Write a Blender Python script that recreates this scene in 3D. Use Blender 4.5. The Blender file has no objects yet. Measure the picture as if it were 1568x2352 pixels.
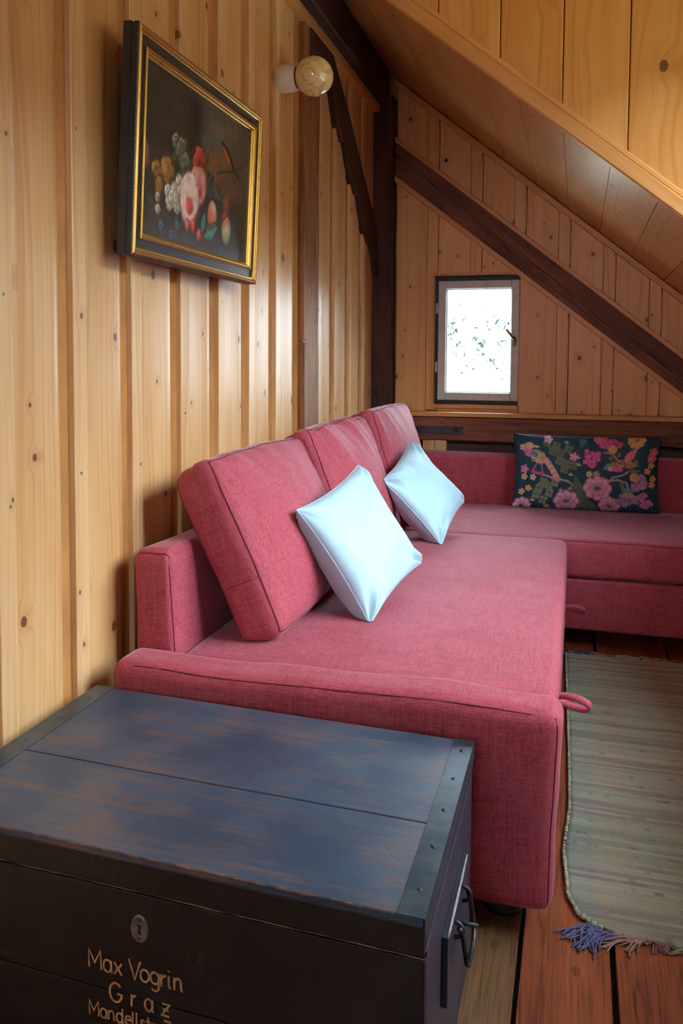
import bpy, bmesh, math, random
import numpy as np
from mathutils import Vector, Matrix, Quaternion, noise as mnoise

# ------------------------------------------------------------------ camera, world, light
S = bpy.context.scene
COL = S.collection
W_PX, H_PX, F_PX, PPY = 1568.0, 2352.0, 1936.0, 947.5
yaw, pitch, roll = math.radians(15.645), math.radians(-3.388), math.radians(0.388)
cam = bpy.data.cameras.new('camera')
cam.sensor_fit = 'VERTICAL'
cam.sensor_height = 36.0
cam.lens = 36.0 * F_PX / H_PX
cam.shift_y = -(H_PX / 2 - PPY) / H_PX
cam.clip_start = 0.05
cam_ob = bpy.data.objects.new('camera', cam)
COL.objects.link(cam_ob)
_F = Vector((-math.sin(yaw) * math.cos(pitch), math.cos(yaw) * math.cos(pitch), math.sin(pitch)))
_R = Vector((math.cos(yaw), math.sin(yaw), 0))
_U = _R.cross(_F)
_R2 = _R * math.cos(roll) + _U * math.sin(roll)
_U2 = -_R * math.sin(roll) + _U * math.cos(roll)
cam_ob.matrix_world = Matrix(((_R2.x, _U2.x, -_F.x, 1.1), (_R2.y, _U2.y, -_F.y, 0.0), (_R2.z, _U2.z, -_F.z, 1.17), (0, 0, 0, 1)))
S.camera = cam_ob
S.cycles.adaptive_threshold = 0.08

world = bpy.data.worlds.new('sky')
S.world = world
world.use_nodes = True
wn = world.node_tree
bg = wn.nodes['Background']
bg.inputs['Color'].default_value = (0.80, 0.91, 1.0, 1)
bg.inputs['Strength'].default_value = 23.5

S.view_settings.view_transform = 'Standard'
S.view_settings.look = 'None'
S.view_settings.gamma = 1.0
S.view_settings.exposure = 0.0
S.view_settings.use_curve_mapping = False
S.cycles.max_bounces = 7
S.cycles.diffuse_bounces = 5
S.cycles.glossy_bounces = 3
S.cycles.transparent_max_bounces = 12
S.cycles.caustics_reflective = False
S.cycles.caustics_refractive = False
S.cycles.sample_clamp_indirect = 6.0


DORMER_X, DW_Y0, DW_Y1, DW_Z0, DW_Z1 = 2.10, 1.30, 3.00, 1.15, 2.50
FWX0, FWX1, FWZ0, FWZ1 = 0.35, 1.25, 1.35, 2.05

random.seed(7)
rng = np.random.RandomState(3)


# ------------------------------------------------------------------ helpers
def link(name, me, mat=None, parent=None, matrix=None):
    o = bpy.data.objects.new(name, me)
    COL.objects.link(o)
    if mat is not None and me is not None and not me.materials:
        me.materials.append(mat)
    if parent is not None:
        o.parent = parent
    if matrix is not None:
        if parent is not None:
            o.matrix_parent_inverse = Matrix.Identity(4)
            o.matrix_basis = wmat(parent).inverted() @ matrix
        else:
            o.matrix_basis = matrix
    elif parent is not None:
        o.matrix_basis = wmat(parent).inverted()
    return o


def wmat(o):
    m = o.matrix_basis.copy()
    while o.parent is not None:
        o = o.parent
        m = o.matrix_basis @ m
    return m


def empty(name, loc=(0, 0, 0), rz=0.0):
    o = bpy.data.objects.new(name, None)
    o.empty_display_size = 0.1
    COL.objects.link(o)
    o.matrix_basis = Matrix.Translation(loc) @ Matrix.Rotation(rz, 4, 'Z')
    return o


def tag(o, label=None, cat=None, group=None, kind=None):
    if label: o['label'] = label
    if cat: o['category'] = cat
    if group: o['group'] = group
    if kind: o['kind'] = kind
    return o


def mesh_from(verts, faces, smooth=False, name='m'):
    me = bpy.data.meshes.new(name)
    me.from_pydata([tuple(v) for v in verts], [], [tuple(f) for f in faces])
    me.update()
    if smooth:
        me.polygons.foreach_set('use_smooth', [True] * len(me.polygons))
    return me


def bm_mesh(bm, smooth=False):
    me = bpy.data.meshes.new('m')
    bmesh.ops.recalc_face_normals(bm, faces=bm.faces)
    bm.to_mesh(me)
    bm.free()
    if smooth:
        me.polygons.foreach_set('use_smooth', [True] * len(me.polygons))
    return me


def add_box(bm, lo, hi, bevel=0.0):
    x0, y0, z0 = lo
    x1, y1, z1 = hi
    v = [bm.verts.new(p) for p in ((x0, y0, z0), (x1, y0, z0), (x1, y1, z0), (x0, y1, z0), (x0, y0, z1), (x1, y0, z1), (x1, y1, z1), (x0, y1, z1))]
    fs = [bm.faces.new([v[i] for i in f]) for f in ((0, 3, 2, 1), (4, 5, 6, 7), (0, 1, 5, 4), (1, 2, 6, 5), (2, 3, 7, 6), (3, 0, 4, 7))]
    if bevel:
        es = list({e for f in fs for e in f.edges})
        bmesh.ops.bevel(bm, geom=es, offset=bevel, segments=2, affect='EDGES', profile=0.6)


def box_mesh(lo, hi, bevel=0.0):
    bm = bmesh.new()
    add_box(bm, lo, hi, bevel)
    return bm_mesh(bm)


def frame_matrix(origin, u, d, v):
    u, d, v = Vector(u), Vector(d), Vector(v)
    o = Vector(origin)
    return Matrix(((u.x, d.x, v.x, o.x), (u.y, d.y, v.y, o.y), (u.z, d.z, v.z, o.z), (0, 0, 0, 1)))


def prism(name, pts, depth, mat, parent, origin, u, d, v, bevel=0.002):
    """polygon pts in (u, v), front face at d=0, extruded to d=depth; object axes are u, d, v about the polygon's centre"""
    cu = sum(p[0] for p in pts) / len(pts)
    cv = sum(p[1] for p in pts) / len(pts)
    bm = bmesh.new()
    a = [bm.verts.new((p[0] - cu, 0, p[1] - cv)) for p in pts]
    b = [bm.verts.new((p[0] - cu, depth, p[1] - cv)) for p in pts]
    n = len(pts)
    front = bm.faces.new(a)
    bm.faces.new(b[::-1])
    for i in range(n):
        bm.faces.new((a[i], a[(i + 1) % n], b[(i + 1) % n], b[i]))
    if bevel:
        bmesh.ops.bevel(bm, geom=list(front.edges), offset=bevel, segments=1, affect='EDGES')
    o = Vector(origin) + Vector(u) * cu + Vector(v) * cv
    return link(name, bm_mesh(bm), mat, parent, frame_matrix(o, u, d, v))


def profile_plank(name, prof, v0, v1, mat, parent, origin, u, d, v):
    """cross-section prof in (u, d) swept from v0 to v1"""
    cu = sum(p[0] for p in prof) / len(prof)
    n = len(prof)
    cv, h = (v0 + v1) / 2, (v1 - v0) / 2
    vs = [(p[0] - cu, p[1], -h) for p in prof] + [(p[0] - cu, p[1], h) for p in prof]
    fs = [tuple(range(n))[::-1], tuple(range(n, 2 * n))] + [(i, (i + 1) % n, n + (i + 1) % n, n + i) for i in range(n)]
    bm = bmesh.new()
    bv = [bm.verts.new(p) for p in vs]
    for f in fs: bm.faces.new([bv[i] for i in f])
    o = Vector(origin) + Vector(u) * cu + Vector(v) * cv
    return link(name, bm_mesh(bm), mat, parent, frame_matrix(o, u, d, v))


def tube_geo(path, rad, seg=6, close=False):
    """(verts, faces) of a tube along path; rad may be a number or a list"""
    P = [Vector(p) for p in path]
    n = len(P)
    vs, fs = [], []
    prev = None
    for i in range(n):
        if close:
            t = (P[(i + 1) % n] - P[(i - 1) % n])
        else:
            t = P[min(i + 1, n - 1)] - P[max(i - 1, 0)]
        t.normalize()
        if prev is None:
            a = Vector((0, 0, 1)) if abs(t.z) < 0.9 else Vector((1, 0, 0))
            s = t.cross(a).normalized()
        else:
            s = (prev - t * prev.dot(t)).normalized()
        prev = s
        b = t.cross(s)
        r = rad[i] if isinstance(rad, (list, tuple)) else rad
        for k in range(seg):
            an = 2 * math.pi * k / seg
            vs.append(P[i] + (s * math.cos(an) + b * math.sin(an)) * r)
    m = n if close else n - 1
    for i in range(m):
        j = (i + 1) % n
        for k in range(seg):
            k2 = (k + 1) % seg
            fs.append((i * seg + k, i * seg + k2, j * seg + k2, j * seg + k))
    if not close:
        fs.append(tuple(range(seg))[::-1])
        fs.append(tuple((n - 1) * seg + k for k in range(seg)))
    return vs, fs


class Geo:
    def __init__(self): self.v, self.f = [], []
    def add(self, vf):
        o = len(self.v)
        self.v += list(vf[0])
        self.f += [tuple(i + o for i in f) for f in vf[1]]
        return self
    def mesh(self, smooth=True): return mesh_from(self.v, self.f, smooth)


def lathe_geo(prof, seg=32):
    """prof list of (radius, height) turned about local Z"""
    vs, fs = [], []
    n = len(prof)
    for r, h in prof:
        for k in range(seg):
            a = 2 * math.pi * k / seg
            vs.append((r * math.cos(a), r * math.sin(a), h))
    for i in range(n - 1):
        for k in range(seg):
            k2 = (k + 1) % seg
            fs.append((i * seg + k, i * seg + k2, (i + 1) * seg + k2, (i + 1) * seg + k))
    return vs, fs


def fbm(p, sc, oct=3):
    return mnoise.fractal(Vector(p) * sc, 1.0, 2.0, oct, noise_basis='PERLIN_ORIGINAL')


# ------------------------------------------------------------------ node helpers
class NT:
    def __init__(self, name):
        self.m = bpy.data.materials.new(name)
        self.m.use_nodes = True
        self.t = self.m.node_tree
        self.b = self.t.nodes['Principled BSDF']

    def n(self, typ, ins=None, **props):
        nd = self.t.nodes.new(typ)
        for k, v in props.items(): setattr(nd, k, v)
        for k, v in (ins or {}).items(): self.put(nd.inputs[k], v)
        return nd

    def put(self, sock, v):
        if isinstance(v, bpy.types.NodeSocket): self.t.links.new(v, sock)
        else: sock.default_value = v

    def math(self, op, a, b=0.0, c=None, clamp=False):
        nd = self.t.nodes.new('ShaderNodeMath')
        nd.operation = op
        nd.use_clamp = clamp
        self.put(nd.inputs[0], a)
        self.put(nd.inputs[1], b)
        if c is not None: self.put(nd.inputs[2], c)
        return nd.outputs[0]

    def vec(self, x, y, z):
        return self.n('ShaderNodeCombineXYZ', {0: x, 1: y, 2: z}).outputs[0]

    def noise(self, v, scale=1.0, detail=2.0, rough=0.5, dist=0.0):
        return self.n('ShaderNodeTexNoise', {'Vector': v, 'Scale': scale, 'Detail': detail, 'Roughness': rough, 'Distortion': dist}).outputs['Fac']

    def mix(self, f, a, b, mode='MIX'):
        nd = self.t.nodes.new('ShaderNodeMix')
        nd.data_type = 'RGBA'
        nd.blend_type = mode
        self.put(nd.inputs[0], f)
        self.put(nd.inputs[6], a if isinstance(a, bpy.types.NodeSocket) else (*a[:3], 1))
        self.put(nd.inputs[7], b if isinstance(b, bpy.types.NodeSocket) else (*b[:3], 1))
        return nd.outputs[2]

    def range(self, v, a, b, c=0.0, d=1.0, smooth=True):
        nd = self.t.nodes.new('ShaderNodeMapRange')
        nd.interpolation_type = 'SMOOTHSTEP' if smooth else 'LINEAR'
        self.put(nd.inputs['Value'], v)
        for k, val in zip(('From Min', 'From Max', 'To Min', 'To Max'), (a, b, c, d)): self.put(nd.inputs[k], val)
        return nd.outputs[0]

    def ramp(self, v, stops):
        nd = self.t.nodes.new('ShaderNodeValToRGB')
        cr = nd.color_ramp
        while len(cr.elements) < len(stops): cr.elements.new(0.5)
        for e, (p, c) in zip(cr.elements, stops):
            e.position = p
            e.color = (*c[:3], 1)
        self.put(nd.inputs[0], v)
        return nd.outputs[0]

    def bump(self, h, strength=0.2, dist=0.002):
        return self.n('ShaderNodeBump', {'Height': h, 'Strength': strength, 'Distance': dist}).outputs[0]

    def obj(self):
        tc = self.n('ShaderNodeTexCoord')
        sp = self.n('ShaderNodeSeparateXYZ', {0: tc.outputs['Object']})
        return tc.outputs['Object'], sp.outputs[0], sp.outputs[1], sp.outputs[2]

    def rnd(self):
        return self.n('ShaderNodeObjectInfo').outputs['Random']

    def out(self, color=None, rough=0.5, metal=0.0, normal=None, spec=0.5, coat=0.0, coat_rough=0.2, sheen=0.0, sheen_rough=0.4, sheen_tint=None):
        b = self.b.inputs
        if color is not None: self.put(b['Base Color'], color if isinstance(color, bpy.types.NodeSocket) else (*color[:3], 1))
        self.put(b['Roughness'], rough)
        self.put(b['Metallic'], metal)
        self.put(b['Specular IOR Level'], spec)
        if normal is not None: self.put(b['Normal'], normal)
        if coat: b['Coat Weight'].default_value = coat; b['Coat Roughness'].default_value = coat_rough
        if sheen:
            b['Sheen Weight'].default_value = sheen
            b['Sheen Roughness'].default_value = sheen_rough
            if sheen_tint: b['Sheen Tint'].default_value = (*sheen_tint, 1)
        return self.m


def pine(name, light, mid, line, knot, rough=0.36, knot_amt=0.5, ring=70.0, wander=7.0, axis='Z', spec=0.5, knot_scale=(6.6, 5.4), tint_var=0.22, bump=0.12, coat=0.0, coat_rough=0.2, grain=0.6):
    N = NT(name)
    _, X, Y, Z = N.obj()
    r = N.rnd()
    al = {'Z': Z, 'Y': Y, 'X': X}[axis]
    ac = Y if axis == 'X' else X
    xo = N.math('ADD', ac, N.math('MULTIPLY', r, 7.31))
    yo = N.math('MULTIPLY', Z if axis != 'Z' else Y, 1.0)
    zo = N.math('ADD', al, N.math('MULTIPLY', r, 53.7))
    wn1 = N.noise(N.vec(N.math('MULTIPLY', xo, 5.0), N.math('MULTIPLY', r, 9.0), N.math('MULTIPLY', zo, 1.1)), 1.0, 1.0)
    # knots
    vo = N.n('ShaderNodeTexVoronoi', {'Vector': N.vec(N.math('MULTIPLY', xo, knot_scale[0]), N.math('MULTIPLY', zo, knot_scale[1]), 0.0), 'Scale': 1.0}, voronoi_dimensions='2D', feature='F1')
    sep = N.n('ShaderNodeSeparateColor', {0: vo.outputs['Color']})
    big_ = N.math('POWER', sep.outputs[1], 3.0)
    kr = N.math('MULTIPLY', N.math('GREATER_THAN', sep.outputs[0], 1.0 - knot_amt), N.math('MULTIPLY_ADD', big_, 0.060, 0.028))
    has = N.math('GREATER_THAN', kr, 0.004)
    d = vo.outputs['Distance']
    core = N.math('MULTIPLY', N.range(N.math('SUBTRACT', kr, d), -0.010, 0.010), has)
    halo = N.math('MULTIPLY', N.range(d, 0.0, N.math('MULTIPLY', N.math('ADD', kr, 0.008), 4.5), 1.0, 0.0), has)
    q = N.math('ADD', N.math('ADD', N.math('MULTIPLY', xo, ring), N.math('MULTIPLY', wn1, wander)), N.math('MULTIPLY', halo, 2.2))
    gr = N.noise(N.vec(q, N.math('MULTIPLY', r, 77.0), N.math('MULTIPLY', zo, 0.55)), 1.0, 4.0, 0.62)
    fine = N.noise(N.vec(N.math('MULTIPLY', xo, 420.0), N.math('MULTIPLY', yo, 60.0), N.math('MULTIPLY', zo, 6.0)), 1.0, 1.0)
    low = N.noise(N.vec(N.math('MULTIPLY', xo, 9.0), N.math('MULTIPLY', r, 40.0), N.math('MULTIPLY', zo, 2.2)), 1.0, 2.0)
    c = N.mix(N.range(low, 0.3, 0.7), light, mid)
    c = N.mix(N.math('MULTIPLY', N.range(gr, 0.46, 0.70), grain), c, line)
    c = N.mix(N.math('MULTIPLY', N.range(fine, 0.45, 0.75), 0.22), c, line)
    c = N.mix(N.math('MULTIPLY', halo, 0.42), c, line)
    c = N.mix(N.math('MULTIPLY', core, N.math('MULTIPLY_ADD', fine, 0.3, 0.72)), c, knot)
    c = N.mix(N.math('MULTIPLY', r, tint_var), c, line)
    return N.out(c, N.math('MULTIPLY_ADD', fine, 0.14, rough - 0.07), 0.0, None, spec=spec, coat=coat, coat_rough=coat_rough)


def old_wood(name, a, b, dark, axis='Z', rough=0.6, spec=0.35, bump=0.5, crack=0.85, sf=60.0):
    N = NT(name)
    _, X, Y, Z = N.obj()
    r = N.rnd()
    al, ac, th = {'Z': (Z, X, Y), 'Y': (Y, X, Z), 'X': (X, Z, Y)}[axis]
    xo = N.math('ADD', ac, N.math('MULTIPLY', r, 5.3))
    zo = N.math('ADD', al, N.math('MULTIPLY', r, 17.7))
    st = N.noise(N.vec(N.math('MULTIPLY', xo, sf), N.math('MULTIPLY', th, sf), N.math('MULTIPLY', zo, 3.0 * sf / 90.0)), 1.0, 4.0, 0.6)
    big = N.noise(N.vec(N.math('MULTIPLY', xo, 9.0), N.math('MULTIPLY', th, 9.0), N.math('MULTIPLY', zo, 2.6)), 1.0, 4.0, 0.6)
    fine = N.noise(N.vec(N.math('MULTIPLY', xo, 330.0), N.math('MULTIPLY', th, 330.0), N.math('MULTIPLY', zo, 9.0)), 1.0, 3.0)
    ck = N.noise(N.vec(N.math('MULTIPLY', xo, 38.0), N.math('MULTIPLY', th, 38.0), N.math('MULTIPLY', zo, 1.1)), 1.0, 1.0, dist=0.4)
    ck = N.range(N.math('ABSOLUTE', N.math('SUBTRACT', ck, 0.5)), 0.0, 0.018, 1.0, 0.0)
    ck = N.math('MULTIPLY', ck, N.range(big, 0.45, 0.6))
    vo = N.n('ShaderNodeTexVoronoi', {'Vector': N.vec(N.math('MULTIPLY', xo, 7.0), N.math('MULTIPLY', zo, 3.6), 0.0), 'Scale': 1.0}, voronoi_dimensions='2D', feature='F1')
    kn = N.math('MULTIPLY', N.range(vo.outputs['Distance'], 0.035, 0.075, 1.0, 0.0), N.range(fine, 0.3, 0.6))
    c = N.mix(N.range(big, 0.32, 0.68), a, b)
    c = N.mix(N.math('MULTIPLY', N.range(st, 0.42, 0.72), 0.7), c, dark)
    c = N.mix(N.math('MULTIPLY', N.range(fine, 0.5, 0.8), 0.5), c, dark)
    c = N.mix(N.math('MULTIPLY', kn, 0.8), c, dark)
    c = N.mix(N.math('MULTIPLY', ck, crack), c, (dark[0] * 0.25, dark[1] * 0.25, dark[2] * 0.25))
    h = N.math('ADD', N.math('ADD', N.math('MULTIPLY', st, 0.8), N.math('MULTIPLY', fine, 0.25)), N.math('MULTIPLY', ck, -0.9))
    return N.out(c, rough, 0.0, N.bump(st, bump, 0.004), spec=spec)


def weave_fabric(name, base, dark, light, rough=0.75, sheen=0.35, tint=(0.75, 0.82, 1.0), spec=0.3):
    N = NT(name)
    _, X, Y, Z = N.obj()
    hs, cs = [], []
    for i in range(3):
        f = [620.0, 620.0, 620.0]
        f[i] = 22.0
        v = N.vec(N.math('MULTIPLY', X, f[0]), N.math('MULTIPLY', Y, f[1]), N.math('MULTIPLY', Z, f[2]))
        cs.append(N.noise(v, 1.0, 1.0, 0.6))
    s = N.math('MULTIPLY', N.math('ADD', N.math('ADD', cs[0], cs[1]), cs[2]), 0.3333)
    slub = []
    for i in range(3):
        f = [170.0, 170.0, 170.0]
        f[i] = 9.0
        v = N.vec(N.math('MULTIPLY', X, f[0]), N.math('MULTIPLY', Y, f[1]), N.math('MULTIPLY', Z, f[2]))
        slub.append(N.noise(v, 1.0, 1.0, 0.6))
    s2 = N.math('MULTIPLY', N.math('ADD', N.math('ADD', slub[0], slub[1]), slub[2]), 0.3333)
    c = N.mix(N.range(s, 0.42, 0.58), dark, light)
    c = N.mix(0.45, c, base)
    c = N.mix(N.math('MULTIPLY', N.range(s2, 0.5, 0.62), 0.45), c, dark)
    low = N.noise(N.vec(X, Y, Z), 6.0, 3.0)
    c = N.mix(N.math('MULTIPLY', N.range(low, 0.45, 0.7), 0.18), c, light)
    return N.out(c, rough, 0.0, None, spec=spec, sheen=sheen, sheen_rough=0.35, sheen_tint=tint)


def plain(name, col, rough=0.5, metal=0.0, spec=0.5, var=0.0, vscale=8.0, coat=0.0):
    N = NT(name)
    c = col
    nrm = None
    if var:
        o, X, Y, Z = N.obj()
        nz = N.noise(o, vscale, 4.0, 0.6)
        c = N.mix(N.range(nz, 0.3, 0.7), [v * (1 - var) for v in col], [min(1, v * (1 + var)) for v in col])
        nrm = N.bump(nz, 0.1, 0.002)
    return N.out(c, rough, metal, nrm, spec=spec, coat=coat)


M = {}
M['pine'] = pine('pine_wall', (0.75, 0.465, 0.222), (0.68, 0.380, 0.152), (0.49, 0.210, 0.060), (0.075, 0.022, 0.009), rough=0.40, knot_amt=0.85, spec=0.7)
M['pine_batten'] = pine('pine_batten', (0.80, 0.535, 0.29), (0.74, 0.455, 0.215), (0.54, 0.255, 0.083), (0.075, 0.022, 0.009), rough=0.38, knot_amt=0.70, spec=0.7)
M['pine_back'] = pine('pine_gable', (0.84, 0.48, 0.20), (0.76, 0.41, 0.15), (0.55, 0.25, 0.075), (0.075, 0.022, 0.009), rough=0.42, knot_amt=0.80)
M['pine_ceiling'] = pine('pine_ceiling', (0.66, 0.36, 0.135), (0.56, 0.28, 0.095), (0.40, 0.17, 0.05), (0.075, 0.022, 0.009), rough=0.33, knot_amt=0.5, knot_scale=(5.0, 4.5))
M['pine_cheek'] = pine('pine_cheek', (0.74, 0.36, 0.10), (0.66, 0.285, 0.065), (0.46, 0.155, 0.030), (0.075, 0.022, 0.009), rough=0.33, knot_amt=0.80, spec=0.7, ring=46.0, wander=11.0, knot_scale=(5.2, 3.6))
M['trim'] = pine('pine_trim', (0.72, 0.36, 0.12), (0.66, 0.31, 0.095), (0.48, 0.19, 0.05), (0.16, 0.05, 0.02), rough=0.4, knot_amt=0.2)
M['trim_x'] = pine('pine_trim_long', (0.72, 0.38, 0.13), (0.66, 0.33, 0.10), (0.48, 0.19, 0.05), (0.16, 0.05, 0.02), rough=0.4, knot_amt=0.2, axis='X')
M['backing'] = plain('wood_backing', (0.50, 0.22, 0.065), 0.6, var=0.15)
M['room'] = plain('wood_room', (0.60, 0.29, 0.10), 0.5, var=0.2, vscale=3)
M['timber_post'] = old_wood('timber_post', (0.36, 0.155, 0.06), (0.26, 0.105, 0.042), (0.08, 0.028, 0.013))
M['timber_dark'] = old_wood('timber_dark', (0.075, 0.028, 0.018), (0.045, 0.016, 0.012), (0.014, 0.006, 0.005))
M['timber_brace'] = old_wood('timber_brace', (0.085, 0.030, 0.016), (0.06, 0.020, 0.012), (0.02, 0.007, 0.005))
M['timber_corner'] = old_wood('timber_corner', (0.10, 0.034, 0.020), (0.065, 0.022, 0.014), (0.02, 0.008, 0.006))
M['timber_rafter'] = old_wood('timber_rafter', (0.26, 0.088, 0.048), (0.15, 0.052, 0.032), (0.036, 0.014, 0.011))
M['timber_tie'] = old_wood('timber_tie', (0.30, 0.115, 0.058), (0.22, 0.080, 0.042), (0.07, 0.022, 0.014), axis='X')
M['timber_low'] = old_wood('timber_low', (0.10, 0.04, 0.022), (0.07, 0.028, 0.016), (0.02, 0.008, 0.006), axis='X')
M['iron'] = plain('black_iron', (0.045, 0.050, 0.064), 0.5, 0.4, var=0.3, vscale=30)
M['floor_red'] = old_wood('floor_red', (0.36, 0.098, 0.038), (0.26, 0.064, 0.026), (0.055, 0.013, 0.008), rough=0.42, spec=0.5, bump=0.25, crack=0.7, sf=150.0)
M['floor_tan'] = old_wood('floor_tan', (0.24, 0.125, 0.055), (0.17, 0.085, 0.036), (0.06, 0.028, 0.014), rough=0.5, spec=0.4, bump=0.3, crack=0.6, sf=190.0)
M['black'] = plain('black_plastic', (0.012, 0.012, 0.013), 0.5)
M['fabric'] = weave_fabric('red_linen', (0.39, 0.052, 0.078), (0.25, 0.020, 0.038), (0.54, 0.125, 0.175))
M['seam'] = plain('seam_thread', (0.16, 0.012, 0.024), 0.8)
M['white_paint'] = plain('white_gloss', (0.80, 0.78, 0.76), 0.35, var=0.03)
M['sash'] = plain('sash_paint', (0.60, 0.66, 0.68), 0.42, var=0.10, vscale=12)
M['rubber'] = plain('dark_frame', (0.018, 0.026, 0.024), 0.5, var=0.2)
M['zinc'] = plain('zinc_screw', (0.16, 0.20, 0.26), 0.35, 0.8)
M['brass'] = plain('old_brass', (0.30, 0.24, 0.09), 0.42, 0.8, var=0.2, vscale=40)

# ------------------------------------------------------------------ structure: outside, floor, walls
YB = 4.65          # face of the gable boards
SL = 0.79957       # roof slope: fall per metre of X
SX0, SZ0 = 0.116, 2.718
SC = 1 / math.sqrt(1 + SL * SL)
SS = SL * SC
def roof_z(x): return SZ0 - SL * (x - SX0)

gN = NT('meadow')
go, gx, gy, gz = gN.obj()
ground = link('ground', mesh_from([(-60, -60, -2.9), (60, -60, -2.9), (60, 60, -2.9), (-60, 60, -2.9)], [(0, 1, 2, 3)]), gN.out(gN.mix(gN.noise(go, 0.6, 4), (0.30, 0.33, 0.25), (0.42, 0.43, 0.36)), 0.9))
tag(ground, kind='structure')

hN = NT('forest')
ho, hx_, hy_, hz_ = hN.obj()
g = Geo()
hv, hf = [], []
for j in range(41):
    for i in range(25):
        x, y = 9 + i * 1.4, -60 + j * 3.0
        t = i / 24
        hv.append((x, y, -2.9 + 17.5 * (t * t * (3 - 2 * t)) + 1.2 * fbm(Vector((x, y, 0)), 0.12)))
for j in range(40):
    for i in range(24):
        a = j * 25 + i
        hf.append((a, a + 1, a + 26, a + 25))
hill = link('hillside', mesh_from(hv, hf, True), hN.out(hN.mix(hN.noise(ho, 0.5, 5), (0.085, 0.074, 0.048), (0.115, 0.100, 0.070)), 0.9))
tag(hill, kind='structure')
floor = link('floor', box_mesh((-0.2, -1.8, -0.20), (2.3, 4.9, -0.034)), M['black'])
tag(floor, kind='structure')
fx = [-0.12, 0.13, 0.345, 0.565, 0.79, 1.013, 1.191, 1.471, 1.70, 1.93, 2.2]
for i in range(len(fx) - 1):
    x0, x1 = fx[i] + 0.006, fx[i + 1] - 0.004
    g = 0.004 if i != 5 else 0.002
    pts = [(x0, -1.7)]
    for k in range(1, 12): pts.append((x0 + random.uniform(-0.0012, 0.0012), -1.7 + 6.4 * k / 12))
    pts += [(x0, 4.75), (x1, 4.75)]
    for k in range(11, 0, -1): pts.append((x1 + random.uniform(-0.0012, 0.0012), -1.7 + 6.4 * k / 12))
    pts.append((x1, -1.7))
    prism('floor_plank', pts, 0.034, M['floor_tan'] if i == 4 else M['floor_red'], floor, (0, 0, random.uniform(-0.0015, 0.0)), (-1, 0, 0) if False else (1, 0, 0), (0, 0, -1), (0, 1, 0), 0.0025)

# left wall ---------------------------------------------------------
wall_left = link('wall_left', box_mesh((-0.16, -1.8, -0.1), (-0.010, 4.9, 2.95)), M['backing'])
tag(wall_left, kind='structure')
LO = dict(origin=(0, 0, 0), u=(0, 1, 0), d=(-1, 0, 0), v=(0, 0, 1))
b_end = [1.629, 1.894, 2.161, 2.422, 2.678, 2.944]
starts = [1.671, 1.930, 2.206, 2.466, 2.722, 2.990]
per = []
for k in range(11, 0, -1): per.append((1.671 - 0.263 * k, 1.894 - 0.263 * k))
per += [(starts[i], b_end[i + 1] if i + 1 < 6 else 3.215) for i in range(6)]
per += [(3.258, 3.47), (3.52, 3.735), (3.778, 3.995), (4.040, 4.255), (4.300, 4.560)]
for i, (y0, y1) in enumerate(per):
    zt = 2.56 if y0 > 0.9 else 2.9
    bw = 0.052 + random.uniform(-0.003, 0.003)
    ym = y0 + bw
    bx = -0.004 - random.uniform(0, 0.002)
    prof = [(y0, 0.0105), (y0, -bx + 0.0015 - 0.010), (y0 + 0.0025, -bx - 0.010), (ym - 0.003, -bx - 0.010), (ym, -bx - 0.008), (ym, 0.0105)]
    if not (3.25 < y0 < 3.3):
        profile_plank('batten', prof, 0.0, zt, M['pine_batten'], wall_left, **LO)
    cup = random.uniform(0.0012, 0.0032) * (1 if random.random() < 0.8 else -1)
    n = 9
    top = []
    for k in range(n + 1):
        t = k / n
        top.append((ym + 0.0006 + (y1 - ym - 0.0006) * t, 0.004 - cup * (1 - (2 * t - 1) ** 2) + (0.003 if k in (0, n) else 0.0)))
    prof = [(ym + 0.0006, 0.0105)] + top + [(y1, 0.0105)]
    profile_plank('plank', prof, 0.0, zt, M['pine'], wall_left, **LO)

for (y, z) in ((1.443, 0.875), (1.695, 0.912), (1.968, 0.902), (1.690, 1.690), (1.420, 1.690), (2.232, 1.02), (2.495, 1.36), (1.432, 1.30)):
    g = Geo().add(lathe_geo([(0.0, 0.0006), (0.0018, 0.0004), (0.0036, 0.0010), (0.0040, -0.001)], 12))
    link('screw', g.mesh(False), M['zinc'], wall_left, frame_matrix((0.0048, y, z), (0, 1, 0), (0, 0, 1), (1, 0, 0)))
# old post let into the left wall, with an uneven hewn edge
def jag(y, z0, z1, n, amp, seed):
    random.seed(seed)
    return [(y + random.uniform(-amp, amp), z0 + (z1 - z0) * k / n) for k in range(n + 1)]
right = jag(3.500, 0.0, 2.56, 22, 0.006, 5)
left = jag(3.288, 0.0, 2.56, 22, 0.003, 9)
prism('timber_post', right + left[::-1], 0.05, M['timber_post'], wall_left, (0.014, 0, 0), (0, 1, 0), (-1, 0, 0), (0, 0, 1), 0.004)
# the paler split sliver at the post's near edge
sl = [(3.284, 0.0), (3.365, 0.0), (3.372, 0.55), (3.352, 0.80), (3.340, 0.98), (3.325, 1.22), (3.322, 1.25), (3.284, 1.25)]
prism('post_sliver', sl, 0.02, M['timber_post'], wall_left, (0.022, 0, 0), (0, 1, 0), (-1, 0, 0), (0, 0, 1), 0.003)
sl = [(3.284, 1.262), (3.318, 1.262), (3.312, 1.5), (3.306, 1.8), (3.300, 2.0), (3.284, 2.05)]
prism('post_sliver', sl, 0.02, M['timber_post'], wall_left, (0.020, 0, 0), (0, 1, 0), (-1, 0, 0), (0, 0, 1), 0.003)
random.seed(11)
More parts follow.
